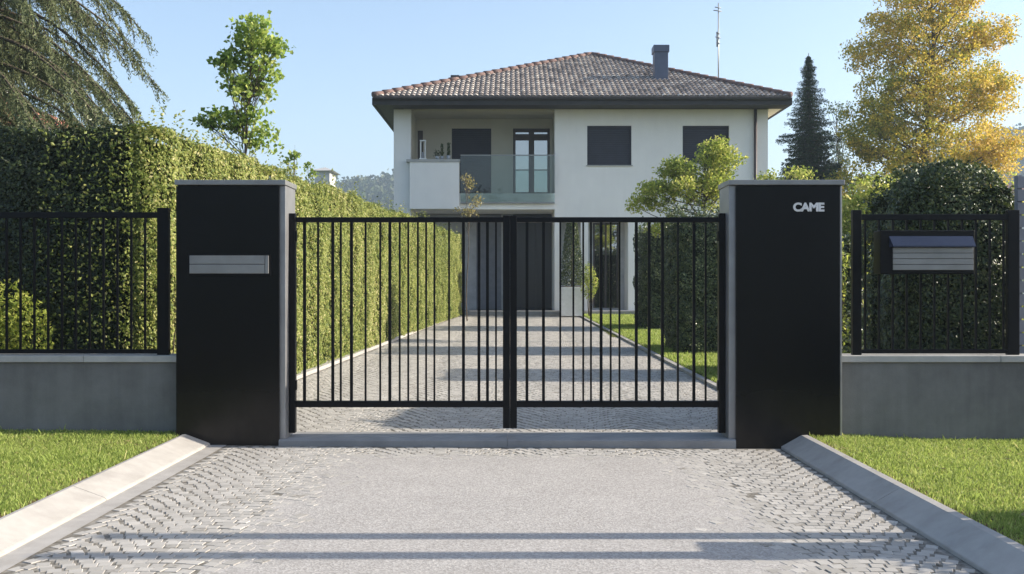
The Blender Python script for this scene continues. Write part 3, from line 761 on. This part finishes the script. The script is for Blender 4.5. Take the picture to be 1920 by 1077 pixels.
spruce((PX(1516, 42), 42, .5), PZ(100, 42)-.5, 2.35, 'tall dark narrow spruce right of the house')

# cedar
def cedar(base, h, label):
    root = empty('cedar_tree', base, label, 'tree')
    b = np.array(base, float); m = MB()
    m.tube([b-np.array([0, 0, .1]), b+np.array([.1, 0, h*.5]), b+np.array([0, 0, h])], [.38, .24, .03], 10)
    Ps, Ax, Vv = [], [], []
    up = np.array([0, 0, 1.])
    nb = 300
    for i in range(nb):
        z = 5.3 + (h-5.9)*(i/nb)**.9 + rng.normal(0, .15); u = z/h
        a = i*2.39996+rng.normal(0, .3)
        L_ = 6.2*(1-u)**.62*rng.uniform(.75, 1.1)+.4
        if math.cos(a) < -.2: L_ *= .8
        d = np.array([math.cos(a), math.sin(a), 0]); side = np.array([-d[1], d[0], 0])
        n = 10; t = np.linspace(0, 1, n)[:, None]
        line = b + up*z + d*L_*(t-.08*t**2) + up*(.12*L_*t - .62*L_*t**2)*rng.uniform(.8, 1.15)
        m.tube(list(line), list(np.linspace(.055, .008, n)), 5, False)
        dens = 1.0 if (d[0] > -.5 and z < 12) else .4
        nt_ = int(L_*24*dens)
        for k in range(nt_):
            tt = rng.uniform(.15, 1)**.8; p = b + up*z + d*L_*(tt-.08*tt*tt) + up*(.12*L_*tt-.62*L_*tt*tt)
            j = min(n-2, int(tt*(n-1))); fr = tt*(n-1)-j; p = line[j]*(1-fr)+line[j+1]*fr
            s_ = rng.choice([-1, 1]); tl = rng.uniform(.25, .75)*(1.15-.5*tt)
            dir_ = unit((d*rng.uniform(.3, 1.0)+side*s_*rng.uniform(.1, .9)-up*rng.uniform(.5, 2.2))[None])[0]
            kk = int(tl/.030)+2; q = np.linspace(0, 1, kk)[:, None]
            S = p + dir_*tl*q - up*.22*tl*q**2
            S = S + rng.normal(0, .016, S.shape)
            Ps.append(S); Ax.append(np.tile(unit((dir_-up*.5)[None])[0], (kk, 1))); Vv.append(np.full(kk, rng.normal(0, .14)))
            if k % 5 == 0: m.tube([p, p+dir_*tl*.5-up*.05*tl, S[-1]], [.008, .005, .003], 3, False)
    P = np.vstack(Ps); A = np.vstack(Ax); v = np.clip(rng.beta(2.2, 2.2, len(P))+np.concatenate(Vv), 0, 1)
    leaves('crown', P, .092, M['cedar'], root, v, axis=A, amix=.55, aspect=.26)
    m.build('trunk', M['bark'], root)
    return root
cedar((-11.8, 20.5, .2), 15.5, 'large cedar with drooping grey green branches at the upper left')

# ================================================================== HOUSE
HY = 34.0
hb = float(gz(0, 34))
house = empty('house', (2.35, 40, hb), 'two storey white plastered house with hipped tile roof and loggia', 'house')
def wall_holes(name, x0, x1, z0, z1, y0, y1, holes, mat, parent):
    xs = sorted({x0, x1, *[h[0] for h in holes], *[h[1] for h in holes]}); zs = sorted({z0, z1, *[h[2] for h in holes], *[h[3] for h in holes]})
    def solid(i, j):
        if i < 0 or j < 0 or i >= len(xs)-1 or j >= len(zs)-1: return False
        cx, cz = (xs[i]+xs[i+1])/2, (zs[j]+zs[j+1])/2
        return not any(h[0] < cx < h[1] and h[2] < cz < h[3] for h in holes)
    m = MB()
    for i in range(len(xs)-1):
        for j in range(len(zs)-1):
            if not solid(i, j): continue
            a, b_, c, d = xs[i], xs[i+1], zs[j], zs[j+1]
            m.add([(a, y0, c), (b_, y0, c), (b_, y0, d), (a, y0, d)], [(0, 1, 2, 3)])
            m.add([(a, y1, c), (b_, y1, c), (b_, y1, d), (a, y1, d)], [(3, 2, 1, 0)])
            if not solid(i-1, j): m.add([(a, y0, c), (a, y1, c), (a, y1, d), (a, y0, d)], [(3, 2, 1, 0)])
            if not solid(i+1, j): m.add([(b_, y0, c), (b_, y1, c), (b_, y1, d), (b_, y0, d)], [(0, 1, 2, 3)])
            if not solid(i, j-1): m.add([(a, y0, c), (b_, y0, c), (b_, y1, c), (a, y1, c)], [(3, 2, 1, 0)])
            if not solid(i, j+1): m.add([(a, y0, d), (b_, y0, d), (b_, y1, d), (a, y1, d)], [(0, 1, 2, 3)])
    return m.build(name, mat, parent, fixn=False)
XL, XR, ZT = -4.04, 8.74, 7.45
LX0, LX1 = -3.46, 1.457
LZF = 4.60
w1 = (PX(1101, 34), PX(1184, 34), PZ(310, 34), PZ(236, 34)); w2 = (PX(1280, 34), PX(1367, 34), PZ(306, 34), PZ(236, 34))
lo = (PX(1050, 34), PX(1178, 34), hb+.15, PZ(410, 34))
wall_holes('front_wall', XL, XR, hb-.1, ZT, HY, HY+.30, [(LX0, LX1, 4.58, ZT), (LX0, LX1, hb-.1, 4.03), w1, w2, lo], M['plaster'], house)
# other outer walls
MB().box(XL, XL+.3, HY+.302, 45.7, hb-.1, ZT).build('side_wall', M['plaster'], house)
MB().box(XR-.3, XR, HY+.302, 45.7, hb-.1, ZT).build('side_wall', M['plaster'], house)
MB().box(XL, XR, 45.702, 46.0, hb-.1, ZT).build('rear_wall', M['plaster'], house)
# loggia shell
BY = 36.0
dA = (PX(847, BY), PX(921, BY), 4.72, PZ(241, BY)); dB = (PX(962, BY), PX(1031, BY), 4.72, PZ(241, BY)); wN = (PX(783, BY), PX(793, BY), 5.75, PZ(245, BY))
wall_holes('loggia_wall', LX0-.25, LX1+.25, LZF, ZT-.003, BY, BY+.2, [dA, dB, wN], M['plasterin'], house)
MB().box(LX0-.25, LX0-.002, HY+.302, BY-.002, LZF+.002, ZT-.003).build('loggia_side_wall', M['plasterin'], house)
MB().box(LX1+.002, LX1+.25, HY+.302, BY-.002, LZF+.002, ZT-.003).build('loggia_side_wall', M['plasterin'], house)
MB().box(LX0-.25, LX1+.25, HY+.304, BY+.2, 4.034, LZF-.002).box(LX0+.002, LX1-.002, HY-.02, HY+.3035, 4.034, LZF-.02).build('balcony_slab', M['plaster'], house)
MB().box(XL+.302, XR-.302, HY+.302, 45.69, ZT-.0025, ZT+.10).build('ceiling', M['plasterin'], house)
# porch (ground floor) shell
PY = 36.4
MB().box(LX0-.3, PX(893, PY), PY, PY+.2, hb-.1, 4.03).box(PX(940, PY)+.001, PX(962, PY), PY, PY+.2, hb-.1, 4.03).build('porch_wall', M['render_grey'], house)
MB().box(LX0-.25, LX0-.002, HY+.302, PY-.002, hb-.1, 4.03).build('porch_side_wall', M['plaster'], house)
MB().box(LX1+.002, lo[0]+.02, HY+.302, PY+.2, hb-.1, 4.03).build('porch_side_wall', M['plaster'], house)
m = MB()
xg0, xg1 = PX(893, PY), PX(940, PY)
m.box(xg0+.002, xg1-.002, PY+.03, PY+.06, hb+.12, 4.02)
for k in range(7):
    x = xg0+.01+(xg1-xg0-.05)*k/6; m.box(x, x+.035, PY+.002, PY+.029, hb+.12, 4.02)
m.build('cladding_panel', M['slatgrey'], house)
d = MB().box(PX(962, PY)+.002, LX1-.001, PY+.02, PY+.08, hb+.14, 4.02).build('entrance_door', M['door'], house)
MB().box(PX(1004, PY), PX(1006, PY), PY+.005, PY+.0195, hb+.14, 3.95).box(PX(970, PY), PX(972, PY), PY-.05, PY-.03, hb+.9, hb+2.1).build('handle', M['fascia'], d)
# right ground floor recess
RY = 35.2
gx0, gx1 = PX(1112, RY), PX(1160, RY)
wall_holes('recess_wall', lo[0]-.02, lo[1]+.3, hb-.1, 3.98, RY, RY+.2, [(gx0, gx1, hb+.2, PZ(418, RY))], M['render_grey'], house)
MB().box(lo[1]+.002, lo[1]+.2, HY+.302, RY-.002, hb-.1, 3.98).build('recess_side_wall', M['plaster'], house)
MB().box(lo[0]-.02, lo[1]+.3, HY+.302, RY+.2, 3.983, 4.03).build('recess_ceiling', M['plasterin'], house)
fr = MB().box(gx0+.001, gx0+.06, RY+.05, RY+.11, hb+.2, PZ(418, RY)).box(gx1-.06, gx1-.001, RY+.05, RY+.11, hb+.2, PZ(418, RY)).box((gx0+gx1)/2-.03, (gx0+gx1)/2+.03, RY+.05, RY+.11, hb+.2, PZ(418, RY)).box(gx0+.061, (gx0+gx1)/2-.031, RY+.05, RY+.11, PZ(418, RY)-.07, PZ(418, RY)-.001).build('patio_door', M['brownframe'], house)
MB().box(gx0+.06, gx1-.06, RY+.075, RY+.085, hb+.2, PZ(418, RY)-.07).build('pane', M['pane'], fr)
MB().box(PX(1089, 34.1), PX(1103, 34.1), 34.06, 34.22, hb+.152, lo[3]-.002).build('column', M['plaster'], house)
# interior darkness behind doors: inner room walls
MB().box(XL+.31, XR-.31, 38.4, 38.5, hb, ZT-.01).build('inner_wall', M['plasterin'], house)
MB().box(XL+.31, XR-.31, HY+.31, 45.6, hb-.09, hb+.10).build('ground_floor', M['sill'], house)
# step
o = MB().box(PX(880, 33.4), PX(1210, 33.4), 33.22, 33.98, hb-.08, hb+.145).build('entrance_step', M['sill'], house, .01)

def shutter(h, y, parent, depth=.12):
    x0_, x1_, z0_, z1_ = h
    f = MB().box(x0_+.001, x0_+.045, y+.05, y+.13, z0_, z1_).box(x1_-.045, x1_-.001, y+.05, y+.13, z0_, z1_).box(x0_+.046, x1_-.046, y+.05, y+.13, z1_-.07, z1_-.001).build('window_shutter', M['navy'], parent)
    m = MB(); z = z0_+.002
    while z < z1_-.08:
        e = min(z+.075, z1_-.072); m.box(x0_+.046, x1_-.046, y+depth-.02, y+depth+.0, z+.003, e); z += .075
    m.box(x0_+.046, x1_-.046, y+depth+.001, y+depth+.03, z0_, z1_-.072)
    m.build('slats', M['navy'], f)
    return f
f = shutter(w1, HY, house); MB().box(w1[0]-.04, w1[1]+.04, HY-.04, HY+.049, w1[2]-.035, w1[2]-.002).build('sill', M['cap'], f)
f = shutter(w2, HY, house); MB().box(w2[0]-.04, w2[1]+.04, HY-.04, HY+.049, w2[2]-.035, w2[2]-.002).build('sill', M['cap'], f)
shutter(dA, BY, house, .10)
# glazed loggia door
x0_, x1_, z0_, z1_ = dB; mid = (x0_+x1_)/2
m = MB()
for a, b_ in ((x0_+.001, x0_+.09), (mid-.10, mid+.10), (x1_-.09, x1_-.001)): m.box(a, b_, BY+.04, BY+.11, z0_, z1_)
for a, b_ in ((x0_+.091, mid-.101), (mid+.101, x1_-.091)):
    m.box(a, b_, BY+.04, BY+.11, z1_-.10, z1_-.001); m.box(a, b_, BY+.04, BY+.11, z0_, z0_+.09); m.box(a, b_, BY+.05, BY+.10, z1_-.42, z1_-.20)
df = m.build('balcony_door', M['brownframe'], house)
for a, b_ in ((x0_+.091, mid-.101), (mid+.101, x1_-.091)): MB().box(a, b_, BY+.102, BY+.109, z0_+.091, z1_-.101).build('pane', M['pane'], df)
# narrow window
x0_, x1_, z0_, z1_ = wN
nf = MB().box(x0_, x1_, BY+.05, BY+.10, z0_+.001, z1_-.001).build('narrow_window', M['brownframe'], house)
# white parapet block
pb = MB().box(PX(768, 33.8), PX(861, 33.8), 33.80, 33.975, PZ(392, 33.8), PZ(304, 33.8)).build('parapet', M['plaster'], house, .006)
MB().box(PX(762, 33.8), PX(862.5, 33.8), 33.77, 33.995, PZ(304, 33.8)+.001, PZ(299, 33.8)).build('coping', M['cap'], pb)
# glass railing
gr = MB().box(PX(863.5, 33.9), LX1-.005, 33.89, 33.905, PZ(379, 33.9), PZ(292.5, 33.9)).build('glass_railing', M['glass'], house)
MB().box(PX(863.5, 33.9), LX1-.005, 33.875, 33.92, PZ(292.5, 33.9)+.001, PZ(291, 33.9)+.01).build('handrail', M['alu'], gr)
MB().box(PX(863.5, 33.9), LX1-.005, 33.87, 33.925, PZ(382, 33.9), PZ(379, 33.9)-.001).build('clamp_rail', M['alu'], gr)
# downpipe
MB().tube([(PX(1416.5, 33.92), 33.92, ZT-.02), (PX(1416.5, 33.92), 33.92, hb+.1)], .055, 10).build('downpipe', M['brownframe'], house)

# roof
EX0, EX1, EY0, EY1, EZ = -4.62, 9.28, 33.1, 46.9, 7.70
AX, AY0, AY1, AZ = 3.2, 40.0, 40.6, 10.66
roofm = []
def roof_plane(name, e0, e1, apex0, apex1, parent):
    """e0,e1 eave ends (3D), apex pts; tiles as wavy stepped sheet clipped to the polygon"""
    e0, e1, a0, a1 = [np.array(p, float) for p in (e0, e1, apex0, apex1)]
    u = (e1-e0); W = np.linalg.norm(u); u /= W
    mid = (a0+a1)/2-e0; up = mid-u*(mid@u); H = np.linalg.norm(up); up /= H; n = np.cross(u, up)
    tw, rh = .175, .31; spt = 6
    nc = int(W/tw)+1; nr = int(H/rh)+1
    us = np.arange(nc*spt+1)*tw/spt; prof = np.abs(np.sin(np.pi*us/tw))**.9*.046
    V, Fq, val = [], [], []
    tv = rng.beta(1.3, 1.3, (nr, nc))
    for j in range(nr):
        for kk, (v_, h_) in enumerate(((j*rh, .045), ((j+1)*rh+.02, .010))):
            for i, uu in enumerate(us): V.append(e0+u*uu+up*v_+n*(prof[i]*(1 if kk == 0 else .9)+h_))
        # butt end (front lip)
        for i, uu in enumerate(us): V.append(e0+u*uu+up*(j*rh)+n*(prof[i]*.2-.01))
        m_ = len(us); b0 = j*3*m_
        for i in range(m_-1):
            Fq.append((b0+i, b0+i+1, b0+m_+i+1, b0+m_+i)); val.append(tv[j, min(nc-1, i//spt)])
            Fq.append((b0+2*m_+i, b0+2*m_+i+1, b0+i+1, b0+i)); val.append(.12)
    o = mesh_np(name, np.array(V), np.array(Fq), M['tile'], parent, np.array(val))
    b = bmesh.new(); b.from_mesh(o.data)
    # clip with hips
    for p, q_ in ((e0, a0), (a1, e1)):
        dirv = unit((q_-p)[None])[0]; pn = -np.cross(dirv, n)
        bmesh.ops.bisect_plane(b, geom=b.verts[:]+b.edges[:]+b.faces[:], dist=1e-5, plane_co=Vector(p), plane_no=Vector(pn), clear_outer=True)
    bmesh.ops.bisect_plane(b, geom=b.verts[:]+b.edges[:]+b.faces[:], dist=1e-5, plane_co=Vector(a0), plane_no=Vector(up), clear_outer=True)
    b.to_mesh(o.data); b.free()
    return o
A0, A1 = (AX, AY0, AZ), (AX, AY1, AZ)
roof = MB().add([(EX0, EY0, EZ-.02), (EX1, EY0, EZ-.02), (EX1, EY1, EZ-.02), (EX0, EY1, EZ-.02), (AX, AY0, AZ-.04), (AX, AY1, AZ-.04)],
                [(0, 1, 4), (1, 2, 5, 4), (2, 3, 5), (3, 0, 4, 5), (0, 3, 2, 1)])
rb = MB(); rb.add([(EX0, EY0, EZ-.03), (EX1, EY0, EZ-.03), (EX1, EY1, EZ-.03), (EX0, EY1, EZ-.03), (AX, AY0, AZ-.05), (AX, AY1, AZ-.05)],
                [(0, 1, 4), (1, 2, 5, 4), (2, 3, 5), (3, 0, 4, 5), (0, 3, 2, 1)])
roof = rb.build('roof', M['ridge'], house)
roof_plane('roof_tiles', (EX0, EY0, EZ), (EX1, EY0, EZ), A0, A0, roof)
roof_plane('roof_tiles', (EX1, EY0, EZ), (EX1, EY1, EZ), A0, A1, roof)
roof_plane('roof_tiles', (EX0, EY1, EZ), (EX0, EY0, EZ), A1, A0, roof)
m = MB()
def ridgeline(m, p, q_, n):
    p, q_ = np.array(p, float), np.array(q_, float)
    for k in range(n):
        a = p+(q_-p)*k/n; b_ = p+(q_-p)*(k+1.12)/n
        up_ = np.array([0, 0, .02]); m.tube([a+up_*1.4, b_+up_*.3], [.105, .085], 8)
ridgeline(m, (EX0, EY0, EZ+.05), (AX, AY0, AZ+.05), 26); ridgeline(m, (EX1, EY0, EZ+.05), (AX, AY0, AZ+.05), 24)
ridgeline(m, A0, (AX, AY1, AZ+.03), 2)
ridgeline(m, (EX0, EY1, EZ+.05), (AX, AY1, AZ+.05), 26); ridgeline(m, (EX1, EY1, EZ+.05), (AX, AY1, AZ+.05), 24)
m.build('hip_tiles', M['ridge'], roof)
# fascia, gutter and soffit
m = MB()
m.box(EX0-.03, EX1+.03, EY0-.03, EY0+.06, EZ-.26, EZ-.03)
m.box(EX0-.03, EX0+.06, EY0+.062, EY1, EZ-.26, EZ-.03); m.box(EX1-.06, EX1+.03, EY0+.062, EY1, EZ-.26, EZ-.03)
m.box(EX0+.062, EX1-.062, EY1-.09, EY1, EZ-.26, EZ-.03)
m.build('fascia', M['fascia'], roof)
m = MB()
m.box(EX0+.062, EX1-.062, EY0+.062, HY-.002, EZ-.235, EZ-.215)
m.box(EX0+.062, XL-.002, HY, EY1-.1, EZ-.235, EZ-.215)
m.build('soffit', M['fascia'], roof)
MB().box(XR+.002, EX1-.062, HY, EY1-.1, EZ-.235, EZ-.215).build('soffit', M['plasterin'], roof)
# gutter half round
m = MB(); n = 8
prof = [(EY0-.09+.062*math.cos(math.pi+math.pi*k/n), EZ-.05+.062*math.sin(math.pi+math.pi*k/n)) for k in range(n+1)]
prof += [(y_*1.0, z_+.006) for y_, z_ in [(EY0-.09+.054*math.cos(2*math.pi-math.pi*k/n), EZ-.05+.054*math.sin(2*math.pi-math.pi*k/n)) for k in range(n+1)]]
m.extrude_x(prof, EX0, EX1); m.build('gutter', M['fascia'], roof)
# chimney
cz = 8.70
cx0, cx1 = PX(1227.5, 35.5), PX(1253, 35.5)
ch = MB().box(cx0, cx1, 35.5, 36.0, cz-.15, PZ(95, 35.5)).build('chimney', M['darkmetal'], roof, .01)
MB().box(cx0-.04, cx1+.04, 35.46, 36.04, PZ(97, 35.46), PZ(84, 35.46)).build('cap', M['darkmetal'], ch, .012)
MB().box(PX(845, 37.6), PX(861, 37.6), 37.6, 37.9, 9.0, PZ(141, 37.6)).build('roof_vent', M['fascia'], roof)
# antenna
Ya = 43.0; ax_ = PX(1347, Ya)
an = empty('antenna_mast', (ax_, Ya, 9.3), 'thin grey antenna mast on the far side of the roof', 'antenna')
MB().tube([(ax_, Ya, 9.0), (ax_, Ya, PZ(6, Ya))], [.035, .022], 6).build('mast', M['alu'], an)
for v_, l_ in ((62, .10), (70, .14), (80, .10), (14, .16), (20, .22)):
    MB().tube([(ax_-l_, Ya-.03, PZ(v_, Ya)), (ax_+l_*.6, Ya-.03, PZ(v_+2, Ya))], .022, 5).build('aerial_rod', M['alu'], an)
MB().tube([(ax_-.06, Ya, PZ(88, Ya)), (ax_-.06, Ya, PZ(60, Ya))], .03, 5).build('aerial_box', M['alu'], an)

# things on the loggia parapet
def pot(x, y, z, r_, h_, label, kind, n=120):
    t = empty('potted_plant', (x, y, z), label, 'plant', 'small plants on the balcony parapet')
    MB().tube([(x, y, z), (x, y, z+h_)], [r_*.8, r_], 10).build('pot', M['ceramic'], t)
    if kind == 'tall':
        P = np.array([x, y, z+h_]) + np.column_stack([rng.normal(0, r_*.35, n), rng.normal(0, r_*.35, n), rng.random(n)*.42])
        leaves('foliage', P, .09, M['hedge_dark'], t, axis=np.tile([0, 0, 1.], (n, 1)), amix=.8, aspect=.25)
    else:
        P = np.array([x, y, z+h_+.08]) + rng.normal(0, 1, (n, 3))*np.array([r_, r_, .06])
        leaves('foliage', P, .05, M['hedge_front'], t)
zp = PZ(299, 33.8)
pot(PX(820, 33.9), 33.9, zp, .07, .12, 'low round potted plant, leftmost on the balcony parapet', 'low')
pot(PX(829, 33.9), 33.9, zp, .06, .12, 'medium spiky potted plant in the middle of the balcony parapet', 'tall')
pot(PX(841, 33.9), 33.9, zp, .075, .14, 'tall spiky potted plant at the right end of the balcony parapet', 'tall', 180)
lt = empty('lantern', (PX(793, 33.9), 33.9, zp), 'white framed lantern standing on the balcony parapet', 'lantern')
xa, xb = PX(788, 33.9), PX(798, 33.9)
m = MB()
for x in (xa, xb-.03):
    for y in (33.83, 33.97): m.box(x, x+.03, y, y+.03, zp+.041, zp+.62)
m.box(xa-.03, xb+.03, 33.81, 34.02, zp+.001, zp+.04); m.box(xa-.01, xb+.01, 33.82, 34.01, zp+.621, zp+.66)
m.build('frame', M['white'], lt)
MB().tube([((xa+xb)/2, 33.915, zp+.04), ((xa+xb)/2, 33.915, zp+.25)], .035, 8).build('candle', M['ceramic'], lt)

# topiary and planter at entrance
def topiary(x, y, h0, label, w_=.32):
    z = hb+.0
    t = empty('planter_box', (x, y, z), label, 'planter')
    m = MB(); m.extrude_x([(y-.3, z), (y-.33, z+.95), (y+.33, z+.95), (y+.3, z)], x-.36, x+.36); m.build('box', M['white'], t, .01)
    MB().box(x-.33, x+.33, y-.29, y+.29, z+.951, z+.97).build('soil', M['soil'], t)
    pt = empty('topiary_shrub', (x, y, z+.96), 'dark green cone shrub growing in the white planter by the door', 'shrub')
    n = 5200; u = rng.random(n); rr = w_*np.sqrt(1-u*.85)*(rng.random(n)**.3); a = rng.random(n)*6.283
    P = np.column_stack([x+np.cos(a)*rr*1.1, y+np.sin(a)*rr, z+1.0+u*h0])
    leaves('foliage', P, .06, M['hedge_dark'], pt, None)
    MB().tube([(x, y, z+.95), (x, y, z+.9+h0)], [.03, .01], 6).build('stem', M['bark'], pt)
    return t
topiary(PX(1072, 32.8), 32.8, 2.1, 'tall white planter box beside the entrance step', .38)
bush('bush', (PX(1105, 32), 32.0, 1.55), (.28, .25, .62), 900, .07, M['lime'], 'small yellow green bush right of the white planter', vb=-.1)

# ================================================================== FAR BUILDINGS, HILLS
def far_house(name, x0, x1, y0, y1, zw, zr, label, mat=None, axis='x', roofmat=None):
    r = empty(name, ((x0+x1)/2, (y0+y1)/2, .45), label, 'house')
    wl = MB().box(x0, x1, y0, y1, 0, zw).build('wall', mat or M['plaster'], r)
    o_ = .6; m = MB(); cx, cy = (x0+x1)/2, (y0+y1)/2
    k = min(x1-x0, y1-y0)/2*.98
    if axis == 'x': ra, rb_ = (x0+k, cy), (x1-k, cy)
    else: ra, rb_ = (cx, y0+k), (cx, y1-k)
    vs = [(x0-o_, y0-o_, zw), (x1+o_, y0-o_, zw), (x1+o_, y1+o_, zw), (x0-o_, y1+o_, zw), (*ra, zr), (*rb_, zr)]
    if axis == 'x': fs = [(0, 1, 5, 4), (1, 2, 5), (2, 3, 4, 5), (3, 0, 4), (0, 3, 2, 1)]
    else: fs = [(0, 1, 4), (1, 2, 5, 4), (2, 3, 5), (3, 0, 4, 5), (0, 3, 2, 1)]
    m.add(vs, fs); rf = m.build('roof', roofmat or M['terracotta'], r)
    if x1-x0 > 3: MB().box(cx+1, cx+1.7, cy+.2, cy+.9, zr-1.2, zr+.6).build('chimney', M['plaster'], rf)
    n = max(2, int((x1-x0)/3))
    for i in range(n):
        for zz in (1.2, 4.0):
            if zz+1.3 > zw: continue
            x = x0+(i+.5)*(x1-x0)/n
            f_ = MB().box(x-.55, x+.55, y0-.05, y0-.004, zz, zz+1.4).build('window', M['white'], r)
            MB().box(x-.48, x+.48, y0-.06, y0-.052, zz+.07, zz+1.33).build('pane', M['pane'], f_)
    return r
far_house('neighbour_house', -34, PX(88, 45), 45, 56, PZ(236, 45), PZ(165, 50), 'neighbouring house with a red clay roof behind the cedar')
far_house('distant_house', PX(590, 120), PX(618, 120), 120, 124, PZ(321, 120), PZ(314, 122), 'tiny pale distant building above the hedge', mat=M['render_grey'], roofmat=M['cap'])
far_house('distant_house', PX(1875, 75), PX(1875, 75)+14, 75, 85, PZ(358, 75), PZ(333, 80), 'distant house with pinkish roof at the right edge, upper of two', roofmat=M['ridge'])
far_house('distant_house', PX(1872, 62), PX(1872, 62)+11, 62, 70, PZ(405, 62), PZ(375, 66), 'distant house with red roof at the right edge, lower of two')
# hills
naz, nr = 420, 60
az = np.linspace(R(-42), R(42), naz); rr = np.linspace(260, 760, nr)
A_, R_ = np.meshgrid(az, rr)
crest = np.interp(np.degrees(A_), [-42, -20, -12, -7, -4, 6, 14, 20, 24, 28, 42], [34, 34, 35, 38, 34, 30, 24, 34, 55, 62, 60])
prof = np.clip((R_-280)/220, 0, 1); prof = prof*prof*(3-2*prof)*np.clip(1.25-(R_-500)/900, .6, 1.2)
X_, Y_ = R_*np.sin(A_), R_*np.cos(A_)
P3 = np.column_stack([X_.ravel(), Y_.ravel(), np.zeros(X_.size)])
und = (wob(P3, .02, 2)*5 + wob(P3, .006, 3)*4).reshape(X_.shape)
clump = (np.abs(wob(P3, .25, 6))*3 + np.abs(wob(P3, .09, 8))*3 + rng.random(X_.size)*1.6).reshape(X_.shape)
Z_ = .3 + prof*(crest*.93+und) + clump*np.clip(prof*3, 0, 1) - 1.5
V = np.column_stack([X_.ravel(), Y_.ravel(), Z_.ravel()])
i = (np.arange(nr-1)[:, None]*naz + np.arange(naz-1)[None, :]).ravel()
M['hill'] = rough_mat('wooded_hill', (.020, .034, .012), (.045, .065, .022), .06, .95, .0, c2=(.075, .085, .03), spec=.05)
o = mesh_np('hills', V, np.column_stack([i, i+1, i+naz+1, i+naz]), M['hill']); o['kind'] = 'structure'
n = 42000; ia = rng.random(n); ir = rng.random(n)
ai = (ia*(naz-1)).astype(int); ri = (ir*(nr-1)).astype(int); k = (prof[ri, ai] > .15)
ai, ri = ai[k], ri[k]; C = np.column_stack([X_[ri, ai], Y_[ri, ai], Z_[ri, ai]]) + rng.normal(0, 1.5, (len(ai), 3))
Pw = np.repeat(C, 5, 0) + rng.normal(0, 1.1, (len(C)*5, 3)); 
wo = leaves('distant_woodland', Pw, 1.9, leaf_mat('wood_canopy', [(0, (.018, .032, .010)), (.6, (.05, .07, .022)), (1, (.11, .12, .04))], .15), None, rng.beta(2, 2, len(Pw)), aspect=.9)
tag(wo, 'far hazy tree cover on the hills behind the house', 'woodland', None, 'stuff')

# ================================================================== unseen posts, with cabinet and bush added to cast shade across the forecourt
def unseen_post(x, y, reach_x, label):
    h = (x-reach_x)*TAN
    t = empty('unseen_post', (x, y, 0), label, 'post', 'unseen posts on the right lawn')
    MB().tube([(x, y, -.1), (x, y, h-.03)], [.08, .07], 12).build('pole', M['darkmetal'], t)
    MB().tube([(x, y, h-.03), (x, y, h+.01)], [.085, .04], 12).build('cap', M['darkmetal'], t)
    return t
unseen_post(3.9, 6.02, -2.45, 'unseen slim metal post beside the right kerb, farther from the viewer')
unseen_post(3.9, 5.60, -2.6, 'unseen slim metal post beside the right kerb, nearer the viewer')
t = empty('shade_cabinet', (3.9, 5.69, .05), 'unseen cabinet shape added beside the posts to cast shade', 'cabinet')  # unseen block, sized for the shade it throws on kerb and cobbles
MB().box(3.75, 4.15, 5.52, 5.86, .04, 1.20).build('housing', M['concrete'], t, .01)  # body of the unseen shade cabinet
MB().box(3.73, 4.17, 5.50, 5.88, 1.201, 1.24).build('roof', M['alu'], t, .01)
MB().box(3.742, 3.749, 5.55, 5.83, .12, 1.12).build('door', M['alusheet'], t)  # front of the unseen shade cabinet
bush('bush', (4.35, 5.6, .45), (.55, .70, .55), 9000, .05, M['hedge_dark'], 'unseen round bush added on the right lawn to cast shade')  # out of view, added to shade the near lawn corner

# yellow leaves fallen on the lawns, scattered thinly
def fallen(x0, x1, y0, y1, zf, n, label):
    x = rng.uniform(x0, x1, n); y = rng.uniform(y0, y1, n)
    P = np.column_stack([x, y, zf(x, y)+.034])
    o = leaves('fallen_leaves', P, .045, M['dry'], None, None, nrm=np.tile([0, 0, 1.], (n, 1)), mix=.75, aspect=.7)
    tag(o, label, 'leaves', None, 'stuff')
fallen(-5.2, -3.05, 5.6, 9.2, lawnL, 34, 'few dry leaves lying on the left lawn')
fallen(2.75, 5.0, 5.4, 9.2, lawnR, 34, 'few dry leaves lying on the right lawn')

# unseen trees added behind the camera to darken what the panels and panes mirror
for k, (x, y, hh) in enumerate([(-15, -17, 9.5), (-8.5, -15, 8.5), (-2, -18, 10), (4.5, -15.5, 9), (11, -17, 8.5), (17.5, -15, 9.5)]):
    crown_tree('reflection_tree', (x, y, -.05), (x+.3, y, hh-.6), [(x, y, hh*.62, 3.3, 2.4, hh*.36, 2), (x, y, hh*.32, 3.2, 2.2, hh*.26, 1.2)], 110, 26, .30, .8, M['hedge_front'],
        'unseen tree added across the road to darken reflections, number %s from the left end of the row' % ['one', 'two', 'three', 'four', 'five', 'six'][k], group='unseen trees added to darken reflections', branches=False, tr=.18)

# ---- air
hz = MB().box(-3200, 3200, -2200, 3200, -4, 125).build('haze', [], None)
m, nt, N, L, b = newmat('air')
N.remove(b); pv = N.new('ShaderNodeVolumePrincipled'); pv.inputs['Color'].default_value = (.66, .82, 1, 1); pv.inputs['Density'].default_value = .0008; pv.inputs['Anisotropy'].default_value = .2
L.new(pv.outputs[0], N['Material Output'].inputs['Volume']); hz.data.materials.append(m); hz['kind'] = 'stuff'
